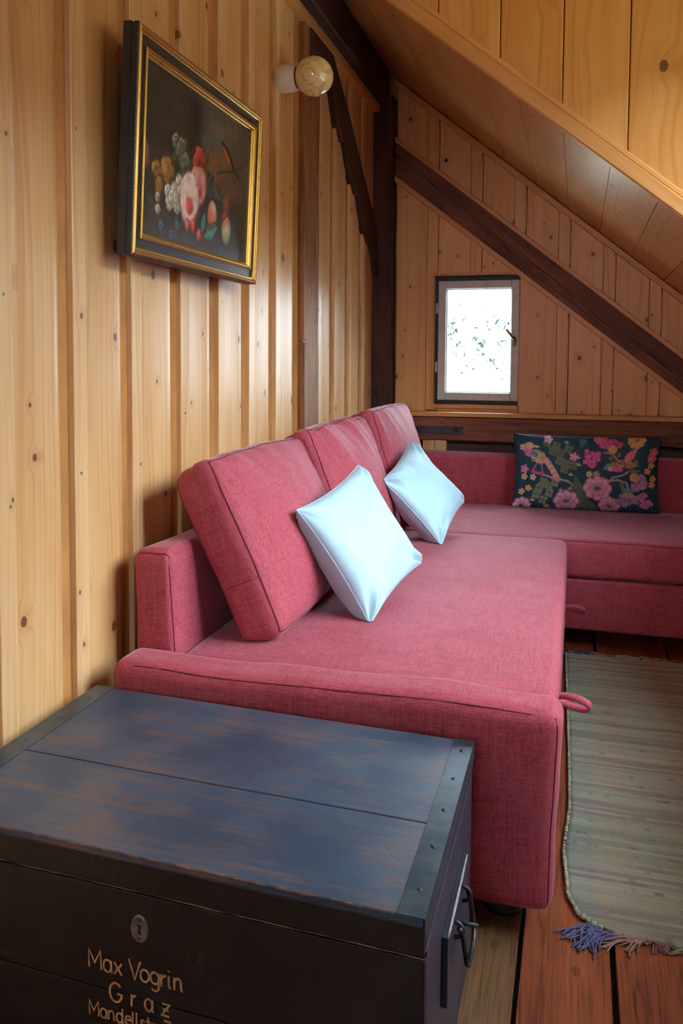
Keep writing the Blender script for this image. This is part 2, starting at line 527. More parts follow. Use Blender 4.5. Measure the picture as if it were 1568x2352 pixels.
# diagonal brace with notched lower edge
brR = [(3.36, 2.565), (3.559, 2.565), (3.679, 2.545), (3.736, 2.495), (3.985, 2.335), (4.226, 2.146), (4.477, 1.953), (4.640, 1.835)]
brL = [(3.629, 2.44), (3.693, 2.345), (3.711, 2.300), (3.833, 2.195), (3.888, 2.205), (3.952, 2.110), (4.089, 2.004), (4.150, 2.012), (4.225, 1.898), (4.309, 1.833), (4.352, 1.798), (4.420, 1.803), (4.495, 1.745), (4.540, 1.640), (4.600, 1.640), (4.640, 1.60)]
prism('timber_brace', [(3.36, 2.30), (3.50, 2.42)] + brL + brR[::-1], 0.05, M['timber_brace'], wall_left, (0.022, 0, 0), (0, 1, 0), (-1, 0, 0), (0, 0, 1), 0.004)
# purlin along the top of the left wall and its fillet
pl = link('timber_purlin', box_mesh((-0.07, -1.8, -0.0875), (0.07, 1.8, 0.0875), 0.012), M['timber_dark'] , wall_left, Matrix.Translation((0.012, 2.757, 2.657)))
pl.data.materials[0] = M['timber_dark']
M['timber_purlin'] = old_wood('timber_purlin', (0.075, 0.028, 0.018), (0.045, 0.016, 0.012), (0.014, 0.006, 0.005), axis='Y')
pl.data.materials[0] = M['timber_purlin']
profile_plank('trim_strip', [(0.9, 0.0), (0.9, 0.0)] and [(2.535, -0.02), (2.572, -0.02), (2.572, 0.03), (2.535, 0.03)], 0.9, 4.555, M['trim'], wall_left, (0, 0, 0), (0, 0, 1), (-1, 0, 0), (0, 1, 0)) if False else \
    link('trim_strip', box_mesh((-0.02, -0.019, -1.83), (0.02, 0.019, 1.83), 0.003), M['trim'], wall_left, frame_matrix((0.010, 2.725, 2.553), (1, 0, 0), (0, 0, -1), (0, 1, 0)))
# corner post
random.seed(21)
def hewn_post(name, x0, x1, y0, y1, z0, z1, mat, parent, n=26, amp=0.003):
    vs, fs = [], []
    for k in range(n + 1):
        z = z0 + (z1 - z0) * k / n
        for (x, y) in ((x0, y0), (x1, y0), (x1, y1), (x0, y1)):
            vs.append((x + random.uniform(-amp, amp) - (x0 + x1) / 2, y + random.uniform(-amp, amp) - (y0 + y1) / 2, z - (z0 + z1) / 2))
    for k in range(n):
        for j in range(4):
            j2 = (j + 1) % 4
            fs.append((k * 4 + j, k * 4 + j2, k * 4 + 4 + j2, k * 4 + 4 + j))
    fs += [(3, 2, 1, 0), tuple(n * 4 + j for j in range(4))]
    bm = bmesh.new()
    bv = [bm.verts.new(v) for v in vs]
    for f in fs: bm.faces.new([bv[i] for i in f])
    es = [e for e in bm.edges if abs(e.verts[0].co.z - e.verts[1].co.z) > 0.02]
    bmesh.ops.bevel(bm, geom=es, offset=0.007, segments=1, affect='EDGES')
    return link(name, bm_mesh(bm), mat, parent, Matrix.Translation(((x0 + x1) / 2, (y0 + y1) / 2, (z0 + z1) / 2)))
hewn_post('corner_post', -0.025, 0.100, 4.562, 4.70, 0.0, 2.62, M['timber_corner'], wall_left)

# back (gable) wall ---------------------------------------------------
WX0, WX1, WZ0, WZ1 = 0.325, 0.790, 0.945, 1.650     # window opening
bm = bmesh.new()
add_box(bm, (-0.16, YB + 0.026, -0.1), (WX0, YB + 0.16, 2.95))
add_box(bm, (WX1, YB + 0.026, -0.1), (2.3, YB + 0.16, 2.95))
add_box(bm, (WX0, YB + 0.026, -0.1), (WX1, YB + 0.16, WZ0))
add_box(bm, (WX0, YB + 0.026, WZ1), (WX1, YB + 0.16, 2.95))
wall_back = link('wall_back', bm_mesh(bm), M['backing'])
tag(wall_back, kind='structure')
BO = dict(origin=(0, YB, 0), u=(1, 0, 0), d=(0, 1, 0), v=(0, 0, 1))

def rz_top(x): return roof_z(x) - 0.012
RU0, RU1 = 2.397 + 0.785 * 0.088, 0.785      # rafter top edge  z = RU0 - RU1*x
RL0, RL1 = 2.210 + 0.777 * 0.090, 0.777      # rafter lower edge
def rup(x): return RU0 - RU1 * x
def rlo(x): return RL0 - RL1 * x

def clip_poly(x0, x1, lo, hi):
    """strip x0..x1 between functions lo, hi (linear)"""
    return [(x0, lo(x0)), (x1, lo(x1)), (x1, hi(x1)), (x0, hi(x0))]

bx = [0.110, 0.285, 0.345, 0.520, 0.583, 0.755, 0.816, 0.985, 1.046, 1.215, 1.276, 1.445, 1.506, 1.675, 1.737, 1.9, 1.96, 2.09]
ledge_z = lambda x: 0.900
for i in range(len(bx) - 1):
    x0, x1 = bx[i], bx[i + 1]
    bat = i % 2 == 1
    name, mt = ('batten', M['pine_back']) if bat else ('plank', M['pine_back'])
    dep = 0.026
    off = -0.014 if bat else 0.0
    ov = 0.0 if bat else 0.0004
    # upper field
    p = clip_poly(x0 + ov, x1 - ov, rup, rz_top)
    if bat:
        def wavy(p):
            (ax, az), (bx_, bz), (cx, cz), (dx, dz) = p
            n = 0.006
            return [(ax, az), (bx_ - n, bz), (bx_ - n, bz + 0.05), (bx_, bz + 0.065), (cx, cz - 0.085), (cx - n, cz - 0.07), (cx - n, cz), (dx, dz)]
        pu = wavy(p) if p[2][1] - p[1][1] > 0.2 else p
    else:
        pu = p
    prism(name, pu, dep, mt, wall_back, (0, YB + off, 0), (1, 0, 0), (0, 1, 0), (0, 0, 1), 0.003)
    # lower field
    if rlo(x1) < 0.93: continue
    zb = 0.898
    if x1 <= WX0 + 0.03 or x0 >= WX1 - 0.05:
        xx0, xx1 = x0, x1
        if not bat and x0 < WX1 < x1: xx0 = WX1 + 0.002
        if i == 6: xx0 = WX1 + 0.002
        if bat and i == 5: continue
        p = [(xx0 + ov, zb), (xx1 - ov, zb), (xx1 - ov, rlo(xx1)), (xx0 + ov, rlo(xx0))]
        if bat:
            n = 0.006
            p = [p[0], (p[1][0] - n, p[1][1]), (p[1][0] - n, zb + 0.04), (p[1][0], zb + 0.06), (p[2][0], p[2][1] - 0.07), (p[2][0] - n, p[2][1] - 0.05), (p[2][0] - n, p[2][1]), p[3]]
        if i == 1:   # casing board beside the window: cut back by the opening
            p = [(x0, 0.912), (x1 - 0.002, 0.912), (x1 - 0.002, 0.940), (WX0 - 0.002, 0.955), (WX0 - 0.002, WZ1), (x1, WZ1 + 0.002), (x1, rlo(x1)), (x0, rlo(x0))]
        prism(name, p, dep, mt, wall_back, (0, YB + off, 0), (1, 0, 0), (0, 1, 0), (0, 0, 1), 0.003)
    else:            # short boards above the window
        x1c = min(x1, 0.79)
        p = [(x0 + ov, WZ1 + 0.002), (x1c - ov, WZ1 + 0.002)]
        if rlo(x1c) > WZ1 + 0.01: p += [(x1c - ov, rlo(x1c)), (x0 + ov, rlo(x0))]
        else:
            xe = (RL0 - WZ1 - 0.002) / RL1
            p = [(x0 + ov, WZ1 + 0.002), (xe, WZ1 + 0.002), (x0 + ov, rlo(x0))]
        prism(name, p, dep, mt, wall_back, (0, YB + off, 0), (1, 0, 0), (0, 1, 0), (0, 0, 1), 0.003)
# board under the window
prism('plank', [(0.346, 0.898), (0.788, 0.898), (0.788, 0.922), (0.346, 0.922)], 0.026, M['trim_x'], wall_back, (0, YB - 0.004, 0), (1, 0, 0), (0, 1, 0), (0, 0, 1), 0.002)

# rafter in the gable with a long shake, as two halves
ang = math.atan(0.781)
def sloped(name, x0, x1, f_lo, f_hi, y0, dep, mat, bevel=0.006, n=1, jz=0.0):
    lo, hi = [], []
    for k in range(n + 1):
        x = x0 + (x1 - x0) * k / n
        lo.append((x, f_lo(x) + (random.uniform(-jz, jz) if 0 < k < n else 0)))
        hi.append((x, f_hi(x) + (random.uniform(-jz, jz) if 0 < k < n else 0)))
    c = Vector(((x0 + x1) / 2, y0, (f_lo((x0 + x1) / 2) + f_hi((x0 + x1) / 2)) / 2))
    u = Vector((math.sin(ang), 0, math.cos(ang)))
    v = Vector((-math.cos(ang), 0, math.sin(ang)))
    pts = []
    for (x, z) in lo + hi[::-1]:
        q = Vector((x, y0, z)) - c
        pts.append((q.dot(u), q.dot(v)))
    return prism(name, pts, dep, mat, wall_back, c, u, Vector((0, 1, 0)), v, bevel)
random.seed(4)
shake = lambda x: 0.44 * rlo(x) + 0.56 * rup(x) - 0.03 * (x - 0.1) + 0.010 * math.sin(x * 9)
sloped('rafter_timber', 0.098, 2.05, lambda x: rlo(x) + 0.004, lambda x: shake(x) - 0.0055, YB - 0.030, 0.05, M['timber_rafter'], 0.008, 30, 0.0028)
sloped('rafter_timber', 0.098, 2.05, lambda x: shake(x) + 0.0050, lambda x: rup(x) - 0.002, YB - 0.026, 0.05, M['timber_rafter'], 0.008, 30, 0.0028)
sloped('trim_strip', 0.100, 2.05, lambda x: rup(x), lambda x: rup(x) + 0.030, YB - 0.028, 0.028, M['trim'], 0.003)
sloped('trim_strip', 0.100, 1.85, lambda x: rlo(x) - 0.032, lambda x: rlo(x) + 0.003, YB - 0.028, 0.028, M['trim'], 0.003)
sloped('trim_strip', 0.100, 2.05, lambda x: roof_z(x) - 0.046, lambda x: roof_z(x) - 0.004, YB - 0.022, 0.022, M['trim'], 0.004)

# ledge, tie beam, boards below
link('ledge_board', box_mesh((-0.97, -0.06, -0.0115), (0.97, 0.06, 0.0115), 0.003), M['trim_x'], wall_back, Matrix.Translation((1.085, 4.598, 0.8935)))
vs = []
random.seed(31)
def hewn_beam(name, x0, x1, y0, y1, z0, z1, mat, parent, n=30, amp=0.0025):
    vs, fs = [], []
    cx, cy, cz = (x0 + x1) / 2, (y0 + y1) / 2, (z0 + z1) / 2
    for k in range(n + 1):
        x = x0 + (x1 - x0) * k / n
        for (y, z) in ((y0, z0), (y0, z1), (y1, z1), (y1, z0)):
            vs.append((x - cx, y - cy + random.uniform(-amp, amp), z - cz + random.uniform(-amp, amp)))
    for k in range(n):
        for j in range(4):
            j2 = (j + 1) % 4
            fs.append((k * 4 + j, k * 4 + 4 + j, k * 4 + 4 + j2, k * 4 + j2))
    fs += [(0, 1, 2, 3), tuple(n * 4 + j for j in (3, 2, 1, 0))]
    bm = bmesh.new()
    bv = [bm.verts.new(v) for v in vs]
    for f in fs: bm.faces.new([bv[i] for i in f])
    es = [e for e in bm.edges if abs(e.verts[0].co.x - e.verts[1].co.x) > 0.02]
    bmesh.ops.bevel(bm, geom=es, offset=0.006, segments=1, affect='EDGES')
    return link(name, bm_mesh(bm), mat, parent, Matrix.Translation((cx, cy, cz)))
tie = hewn_beam('tie_beam', 0.105, 2.05, 4.556, 4.70, 0.751, 0.881, M['timber_tie'], wall_back)
low = hewn_beam('sill_board', 0.105, 2.05, 4.612, 4.70, 0.30, 0.735, M['timber_low'], wall_back, amp=0.002)
link('wood_block', box_mesh((-0.032, -0.02, -0.06), (0.032, 0.02, 0.06), 0.002), M['pine'], wall_back, Matrix.Translation((0.318, 4.586, 0.690)))
link('wood_block', box_mesh((-0.031, -0.018, -0.06), (0.031, 0.018, 0.06), 0.002), M['white_paint'], wall_back, Matrix.Translation((0.383, 4.588, 0.690))).data.materials[0] = M['pine']
st = link('iron_strap', box_mesh((-0.19, -0.003, -0.019), (0.19, 0.003, 0.019), 0.0015), M['iron'], tie, Matrix.Translation((0.317, 4.551, 0.808)))
g = Geo().add(lathe_geo([(0.0, 0.010), (0.006, 0.0095), (0.011, 0.006), (0.013, 0.0), (0.013, -0.002)], 14))
link('bolt_head', g.mesh(), M['iron'], tie, frame_matrix((0.468, 4.548, 0.808), (1, 0, 0), (0, 0, 1), (0, -1, 0)))
g = Geo().add(lathe_geo([(0.0, 0.003), (0.003, 0.0022), (0.0042, 0.0)], 10))
link('nail_head', g.mesh(), M['iron'], tie, frame_matrix((0.385, 4.548, 0.806), (1, 0, 0), (0, 0, 1), (0, -1, 0)))

# gable window ---------------------------------------------------------
window_1 = empty('window_1', (0.5575, YB, WZ0))
tag(window_1, kind='structure')
def rect_ring(name, x0, x1, z0, z1, w, y0, y1, mat, parent, bevel=0.003):
    bm = bmesh.new()
    for lo, hi in (((x0, y0, z0), (x0 + w, y1, z1)), ((x1 - w, y0, z0), (x1, y1, z1)), ((x0 + w, y0, z0), (x1 - w, y1, z0 + w)), ((x0 + w, y0, z1 - w), (x1 - w, y1, z1))):
        add_box(bm, lo, hi, bevel)
    return link(name, bm_mesh(bm), mat, parent)
bm = bmesh.new()
add_box(bm, (WX0 - 0.012, YB - 0.016, WZ0 - 0.014), (WX0 + 0.002, YB + 0.05, WZ1 + 0.010), 0.002)
add_box(bm, (WX0 + 0.002, YB - 0.018, WZ1), (WX1, YB + 0.05, WZ1 + 0.012), 0.002)
add_box(bm, (WX0 - 0.004, YB - 0.022, WZ0 - 0.022), (WX1 + 0.001, YB + 0.05, WZ0 - 0.002), 0.003)
add_box(bm, (WX1 - 0.002, YB + 0.002, WZ0), (WX1 + 0.006, YB + 0.05, WZ1), 0.001)
link('window_lining', bm_mesh(bm), M['trim'], window_1)
rect_ring('window_frame', WX0 + 0.003, WX1 - 0.001, WZ0 + 0.001, WZ1 - 0.001, 0.032, YB + 0.036, YB + 0.12, M['rubber'], window_1)
SX_0, SX_1, SZ_0, SZ_1 = 0.345, 0.7865, 0.966, 1.624
sash = rect_ring('sash', SX_0, SX_1, SZ_0, SZ_1, 0.043, YB + 0.022, YB + 0.085, M['sash'], window_1, 0.005)
rect_ring('glazing_bead', SX_0 + 0.040, SX_1 - 0.040, SZ_0 + 0.040, SZ_1 - 0.040, 0.008, YB + 0.042, YB + 0.062, M['sash'], sash, 0.002)
gl = NT('pane_glass')
tr = gl.n('ShaderNodeBsdfTransparent', {0: (0.96, 0.98, 0.97, 1)})
gs = gl.n('ShaderNodeBsdfGlossy', {'Roughness': 0.02})
lw = gl.n('ShaderNodeLayerWeight', {'Blend': 0.12})
mx = gl.n('ShaderNodeMixShader', {0: lw.outputs['Fresnel'], 1: tr.outputs[0], 2: gs.outputs[0]})
gl.t.links.new(mx.outputs[0], gl.t.nodes['Material Output'].inputs[0])
M['glass'] = gl.m
link('pane', box_mesh((SX_0 + 0.042, YB + 0.050, SZ_0 + 0.042), (SX_1 - 0.042, YB + 0.053, SZ_1 - 0.042)), M['glass'], sash)
# handle: oval plate, neck, angled lever
g = Geo().add(lathe_geo([(0.0, 0.006), (0.009, 0.005), (0.011, 0.0)], 20))
g.v = [(v[0], v[1] * 2.6, v[2]) for v in g.v]
hp = link('window_handle', g.mesh(), M['brass'], window_1, frame_matrix((0.7635, YB + 0.022, 1.290), (1, 0, 0), (0, 0, 1), (0, -1, 0)))
g = Geo().add(tube_geo([(0.7635, YB + 0.02, 1.303), (0.763, YB - 0.012, 1.304), (0.758, YB - 0.026, 1.310), (0.742, YB - 0.030, 1.330), (0.727, YB - 0.030, 1.350), (0.722, YB - 0.030, 1.354)], [0.006, 0.006, 0.0065, 0.0065, 0.0075, 0.005], 10))
link('lever', g.mesh(), M['brass'], hp)
for z in (1.475, 1.150):
    g = Geo().add(lathe_geo([(0.0, 0.03), (0.006, 0.028), (0.007, 0.02), (0.007, -0.02), (0.006, -0.028), (0, -0.03)], 12))
    link('hinge', g.mesh(), M['sash'], window_1, Matrix.Translation((0.336, YB + 0.026, z)))

# ceiling ---------------------------------------------------------------
YT = 3.10
def roof_slab(y0, y1):
    vs = []
    for y in (y0, y1):
        for (x, dz) in ((-0.16, 0.022), (2.35, 0.022), (2.35, 0.16), (-0.16, 0.16)):
            vs.append((x, y, roof_z(x) + dz))
    return vs, [(0, 1, 2, 3), (7, 6, 5, 4), (0, 4, 5, 1), (1, 5, 6, 2), (2, 6, 7, 3), (3, 7, 4, 0)]
g = Geo().add(roof_slab(YT + 0.012, 4.85)).add(roof_slab(-1.8, 0.35))
bm = bmesh.new()
ceiling = link('ceiling', g.mesh(False), M['backing'])
tag(ceiling, kind='structure')
uu = (-SC, 0, SS)
dd = (SS, 0, SC)
vv = (0, 1, 0)
xs = 1.032 - 0.1595 * 6
k = 0
while xs < 2.1:
    x0, x1 = max(xs, 0.075), min(xs + 0.1595, 2.1)
    w = (x1 - x0) / SC
    o = Vector((x1, 0, roof_z(x1)))
    prism('ceiling_board', [(0.0011, YT + 0.004), (w - 0.0011, YT + 0.004), (w - 0.0011, YB + 0.02), (0.0011, YB + 0.02)], 0.02, M['pine_ceiling'], ceiling, o, uu, dd, vv, 0.0)
    prism('ceiling_board', [(0.0011, -1.7), (w - 0.0011, -1.7), (w - 0.0011, 0.34), (0.0011, 0.34)], 0.02, M['pine_ceiling'], ceiling, o, uu, dd, vv, 0.002)
    xs += 0.1595
link('dormer_ceiling', box_mesh((-0.16, 0.3, 2.90), (2.35, 3.2, 2.98)), M['room'], ceiling)

# dormer cheek ------------------------------------------------------------
wall_cheek = link('wall_cheek', mesh_from(
    [(x, y, z) for y in (YT + 0.024, YT + 0.10) for (x, z) in ((-0.1, roof_z(-0.1) + 0.022), (2.3, roof_z(2.3) + 0.022), (2.3, 2.95), (-0.1, 2.95))],
    [(0, 1, 2, 3), (7, 6, 5, 4), (0, 4, 5, 1), (1, 5, 6, 2), (2, 6, 7, 3), (3, 7, 4, 0)]), M['backing'])
tag(wall_cheek, kind='structure')
cx = [0.02, 0.145, 0.364, 0.584, 0.807, 1.025, 1.246, 1.468, 1.69, 1.91, 2.10]
for i in range(len(cx) - 1):
    x0, x1 = cx[i] + 0.0018, cx[i + 1] - 0.0018
    prism('plank', [(x0, roof_z(x0) + 0.045), (x1, roof_z(x1) + 0.045), (x1, 2.9), (x0, 2.9)], 0.024, M['pine_cheek'], wall_cheek, (0, YT, 0), (1, 0, 0), (0, 1, 0), (0, 0, 1), 0.003)
def sloped2(name, x0, x1, dz0, dz1, y0, dep, mat, bevel):
    c = Vector(((x0 + x1) / 2, y0, roof_z((x0 + x1) / 2) + (dz0 + dz1) / 2))
    v = Vector((-SC, 0, SS)); u = Vector((SS, 0, SC))
    pts = []
    for (x, dz) in ((x0, dz0), (x1, dz0), (x1, dz1), (x0, dz1)):
        q = Vector((x, y0, roof_z(x) + dz)) - c
        pts.append((q.dot(u), q.dot(v)))
    return prism(name, pts, dep, mat, wall_cheek, c, u, Vector((0, 1, 0)), v, bevel)
sloped2('trim_strip', 0.08, 2.09, -0.003, 0.062, YT - 0.020, 0.032, M['trim'], 0.006)
sloped2('trim_strip', 0.08, 2.09, 0.062, 0.088, YT - 0.010, 0.012, M['trim'], 0.004)

# rest of the attic: right wall with the dormer window, near cheek, wall behind with an added window
bm = bmesh.new()
add_box(bm, (DORMER_X, -1.8, -0.1), (DORMER_X + 0.14, DW_Y0, 2.95))
add_box(bm, (DORMER_X, DW_Y1, -0.1), (DORMER_X + 0.14, 4.85, 2.95))
add_box(bm, (DORMER_X, DW_Y0, -0.1), (DORMER_X + 0.14, DW_Y1, DW_Z0))
add_box(bm, (DORMER_X, DW_Y0, DW_Z1), (DORMER_X + 0.14, DW_Y1, 2.95))
wall_right = link('wall_right', bm_mesh(bm), M['room'])
tag(wall_right, kind='structure')
bm = bmesh.new()
add_box(bm, (-0.16, -1.8, -0.1), (FWX0, -1.7, 2.95))
add_box(bm, (FWX1, -1.8, -0.1), (2.3, -1.7, 2.95))
add_box(bm, (FWX0, -1.8, -0.1), (FWX1, -1.7, FWZ0))
add_box(bm, (FWX0, -1.8, FWZ1), (FWX1, -1.7, 2.95))
wall_front = link('wall_front', bm_mesh(bm), M['room'])
tag(wall_front, kind='structure')
wall_near = link('wall_near_cheek', mesh_from(
    [(x, y, z) for y in (0.35, 0.40) for (x, z) in ((-0.1, roof_z(-0.1) + 0.022), (2.3, roof_z(2.3) + 0.022), (2.3, 2.95), (-0.1, 2.95))],
    [(0, 1, 2, 3), (7, 6, 5, 4), (0, 4, 5, 1), (1, 5, 6, 2), (2, 6, 7, 3), (3, 7, 4, 0)]), M['room'])
tag(wall_near, kind='structure')
window_2 = empty('window_2', (DORMER_X, (DW_Y0 + DW_Y1) / 2, DW_Z0))
tag(window_2, kind='structure')
bm = bmesh.new()
for (y0, y1, z0, z1) in ((DW_Y0, DW_Y0 + 0.06, DW_Z0, DW_Z1), (DW_Y1 - 0.06, DW_Y1, DW_Z0, DW_Z1), (DW_Y0 + 0.06, DW_Y1 - 0.06, DW_Z0, DW_Z0 + 0.06), (DW_Y0 + 0.06, DW_Y1 - 0.06, DW_Z1 - 0.06, DW_Z1), ((DW_Y0 + DW_Y1) / 2 - 0.04, (DW_Y0 + DW_Y1) / 2 + 0.04, DW_Z0 + 0.06, DW_Z1 - 0.06)):
    add_box(bm, (DORMER_X + 0.03, y0, z0), (DORMER_X + 0.09, y1, z1), 0.003)
link('window_frame', bm_mesh(bm), M['sash'], window_2)
window_3_added = empty('window_3_added', ((FWX0 + FWX1) / 2, -1.7, FWZ0))  # unseen window behind the camera, added to brighten the gable wall
tag(window_3_added, kind='structure')
rect_ring('window_frame', FWX0, FWX1, FWZ0, FWZ1, 0.06, -1.77, -1.71, M['sash'], window_3_added)
link('pane', box_mesh((FWX0 + 0.06, -1.742, FWZ0 + 0.06), (FWX1 - 0.06, -1.739, FWZ1 - 0.06)), M['glass'], window_3_added)
for y0, y1 in ((DW_Y0 + 0.06, (DW_Y0 + DW_Y1) / 2 - 0.04), ((DW_Y0 + DW_Y1) / 2 + 0.04, DW_Y1 - 0.06)):
    link('pane', box_mesh((DORMER_X + 0.058, y0, DW_Z0 + 0.06), (DORMER_X + 0.061, y1, DW_Z1 - 0.06)), M['glass'], window_2)

# ------------------------------------------------------------------ soft furnishing builders
def ax_coords(h, r, n):
    t = [math.tan(math.radians(a)) for a in (45, 30, 15)]
    inner = [-(h - r) + 2 * (h - r) * k / n for k in range(n + 1)]
    return [-(h - r) - r * q for q in t] + inner + [(h - r) + r * q for q in t[::-1]]


def softmap(half, r):
    hx, hy, hz = half
    def f(p):
        q = Vector((max(-hx + r, min(hx - r, p[0])), max(-hy + r, min(hy - r, p[1])), max(-hz + r, min(hz - r, p[2]))))
        d = Vector(p) - q
        if d.length > 1e-9: d = d * (r / d.length)
        return q + d
    return f


def softbox(half, r, n, deform=None):
    cs = [ax_coords(h, r, k) for h, k in zip(half, n)]
    f = softmap(half, r)
    vs, fs, idx = [], [], {}
    def vid(p):
        key = tuple(round(c, 5) for c in p)
        if key not in idx:
            q = f(p)
            if deform: q = deform(q)
            idx[key] = len(vs)
            vs.append(q)
        return idx[key]
    for a in range(3):
        b, c = (a + 1) % 3, (a + 2) % 3
        for s in (-1, 1):
            for i in range(len(cs[b]) - 1):
                for j in range(len(cs[c]) - 1):
                    quad = []
                    for (ii, jj) in ((i, j), (i + 1, j), (i + 1, j + 1), (i, j + 1)):
                        p = [0, 0, 0]
                        p[a] = s * half[a]
                        p[b] = cs[b][ii]
                        p[c] = cs[c][jj]
                        quad.append(vid(p))
                    fs.append(quad if s > 0 else quad[::-1])
    return vs, fs


def seam_path(half, r, axis, sign, deform=None, n=14, inset=0.0):
    """closed path around one face's rim on a softbox"""
    f = softmap(half, r)
    b, c = (axis + 1) % 3, (axis + 2) % 3
    pts = []
    cor = [(-1, -1), (1, -1), (1, 1), (-1, 1)]
    for k in range(4):
        (b0, c0), (b1, c1) = cor[k], cor[(k + 1) % 4]
        for i in range(n):
            t = i / n
            p = [0, 0, 0]
            p[axis] = sign * (half[axis] - inset)
            p[b] = (b0 + (b1 - b0) * t) * half[b]
            p[c] = (c0 + (c1 - c0) * t) * half[c]
            q = f(p)
            if deform: q = deform(q)
            pts.append(q)
    return pts


def soft_part(name, lo, hi, r, n, mat, parent, amp=0.002, nsc=5.0, extra=None, seams=(), seed=0.0, seam_r=0.0016):
    c = Vector([(a + b) / 2 for a, b in zip(lo, hi)])
    half = [(b - a) / 2 for a, b in zip(lo, hi)]
    def deform(p):
        q = Vector(p)
        nn = Vector([0 if abs(v) < h * 0.5 else (v / h) for v, h in zip(q, half)])
        q = q + nn * (fbm(q + Vector((seed, seed, 0)), nsc) * amp)
        if extra: q = extra(q, half)
        return q
    vs, fs = softbox(half, r, n, deform)
    o = link(name, mesh_from(vs, fs, True), mat, parent, Matrix.Translation(c))
    for (ax, sg) in seams:
        p = seam_path(half, r, ax, sg, deform)
        link('seam', Geo().add(tube_geo(p, seam_r, 5, True)).mesh(), M['seam'], o, Matrix.Translation(c))
    return o


# ------------------------------------------------------------------ corner sofa bed
sofa = empty('corner_sofa', (0.62, 3.0, 0.0))
tag(sofa, 'red linen corner sofa bed with low end panel and storage chaise under window', 'sofa')
def panel_taper(p, h):
    t = (p.z + h[2]) / (2 * h[2])
    if p.x > 0: p.x -= 0.016 * (1 - t) * (p.x / h[0])
    if p.z > 0: p.z += 0.004 * math.sin(p.x * 9.0)
    return p
soft_part('end_panel', (0.065, 1.698, 0.046), (1.088, 1.830, 0.476), 0.036, (30, 4, 14), M['fabric'], sofa, 0.0045, 5.0, extra=panel_taper, seams=((1, -1), (1, 1)), seed=1.0)
def seat_bulge(p, h):
    if p.z > 0: p.z += 0.010 * (1 - (p.x / h[0]) ** 2) * (1 - (p.y / h[1]) ** 4)
    return p
soft_part('seat_mattress', (0.165, 1.832, 0.250), (1.074, 3.556, 0.452), 0.030, (22, 40, 6), M['fabric'], sofa, 0.003, 4.0, extra=seat_bulge, seed=2.0)
soft_part('pull_out_base', (0.165, 1.832, 0.075), (1.070, 3.552, 0.246), 0.014, (10, 24, 4), M['fabric'], sofa, 0.0015, 4.0, seed=3.0)
def back_taper(p, h):
    t = (p.z + h[2]) / (2 * h[2])
    if p.x > 0: p.x -= 0.050 * t * (p.x / h[0])
    return p
soft_part('back_frame', (0.048, 1.838, 0.075), (0.198, 4.370, 0.708), 0.038, (5, 40, 16), M['fabric'], sofa, 0.003, 5.0, extra=back_taper, seams=((1, -1),), seed=4.0)
def lid_bulge(p, h):
    if p.z > 0: p.z += 0.008 * (1 - (p.y / h[1]) ** 2) + 0.004 * fbm(p, 7.0)
    return p
soft_part('chaise_lid', (0.200, 3.560, 0.290), (1.690, 4.372, 0.447), 0.024, (34, 20, 5), M['fabric'], sofa, 0.003, 4.0, extra=lid_bulge, seed=5.0, seams=((1, -1),))
soft_part('chaise_base', (0.200, 3.566, 0.072), (1.690, 4.372, 0.284), 0.012, (24, 10, 5), M['fabric'], sofa, 0.0015, 4.0, seed=6.0)
soft_part('chaise_back', (0.050, 4.378, 0.075), (1.690, 4.548, 0.700), 0.030, (34, 5, 14), M['fabric'], sofa, 0.003, 5.0, seed=7.0)
for (x, y) in ((0.97, 1.79), (0.20, 1.79), (0.97, 3.45), (1.60, 3.66), (1.60, 4.45), (0.15, 4.45)):
    g = Geo().add(lathe_geo([(0.0, 0.0), (0.040, 0.0), (0.046, 0.012), (0.046, 0.050), (0.0, 0.050)], 20))
    link('foot', g.mesh(False), M['black'], sofa, Matrix.Translation((x, y, 0.0)))
soft_part('plinth_shadow_board', (0.25, 1.90, 0.030), (0.86, 3.50, 0.074), 0.004, (2, 2, 1), M['black'], sofa, 0.0).name = 'shadow_board'  # black board put in as the dark shade beneath the sofa

def strap(c, yaw_, length, width, hgt, tilt):
    """flat webbing loop: a long ellipse swept as a ribbon with thickness"""
    n, t = 40, 0.0022
    vs, fs = [], []
    for k in range(n):
        a = 2 * math.pi * k / n
        cx, cz = length / 2 * (1 + math.cos(a)), hgt / 2 * math.sin(a) * (0.6 + 0.4 * (1 + math.cos(a)) / 2 + 0.15)
        nx, nz = math.cos(a) * hgt, math.sin(a) * length
        l = math.hypot(nx, nz)
        for (o, s) in ((1, -1), (1, 1), (-1, 1), (-1, -1)):
            vs.append((cx + nx / l * o * t / 2, s * width / 2, cz + nz / l * o * t / 2))
    for k in range(n):
        k2 = (k + 1) % n
        for j in range(4):
            j2 = (j + 1) % 4
            fs.append((k * 4 + j, k * 4 + j2, k2 * 4 + j2, k2 * 4 + j))
    m = Matrix.Translation(c) @ Matrix.Rotation(yaw_, 4, 'Z') @ Matrix.Rotation(tilt, 4, 'X')
    return link('pull_strap', mesh_from(vs, fs, True), M['fabric'], sofa, m)
strap((1.068, 1.985, 0.395), math.radians(-24), 0.082, 0.018, 0.040, math.radians(35))
strap((1.062, 3.36, 0.218), math.radians(-8), 0.085, 0.022, 0.032, math.radians(18))


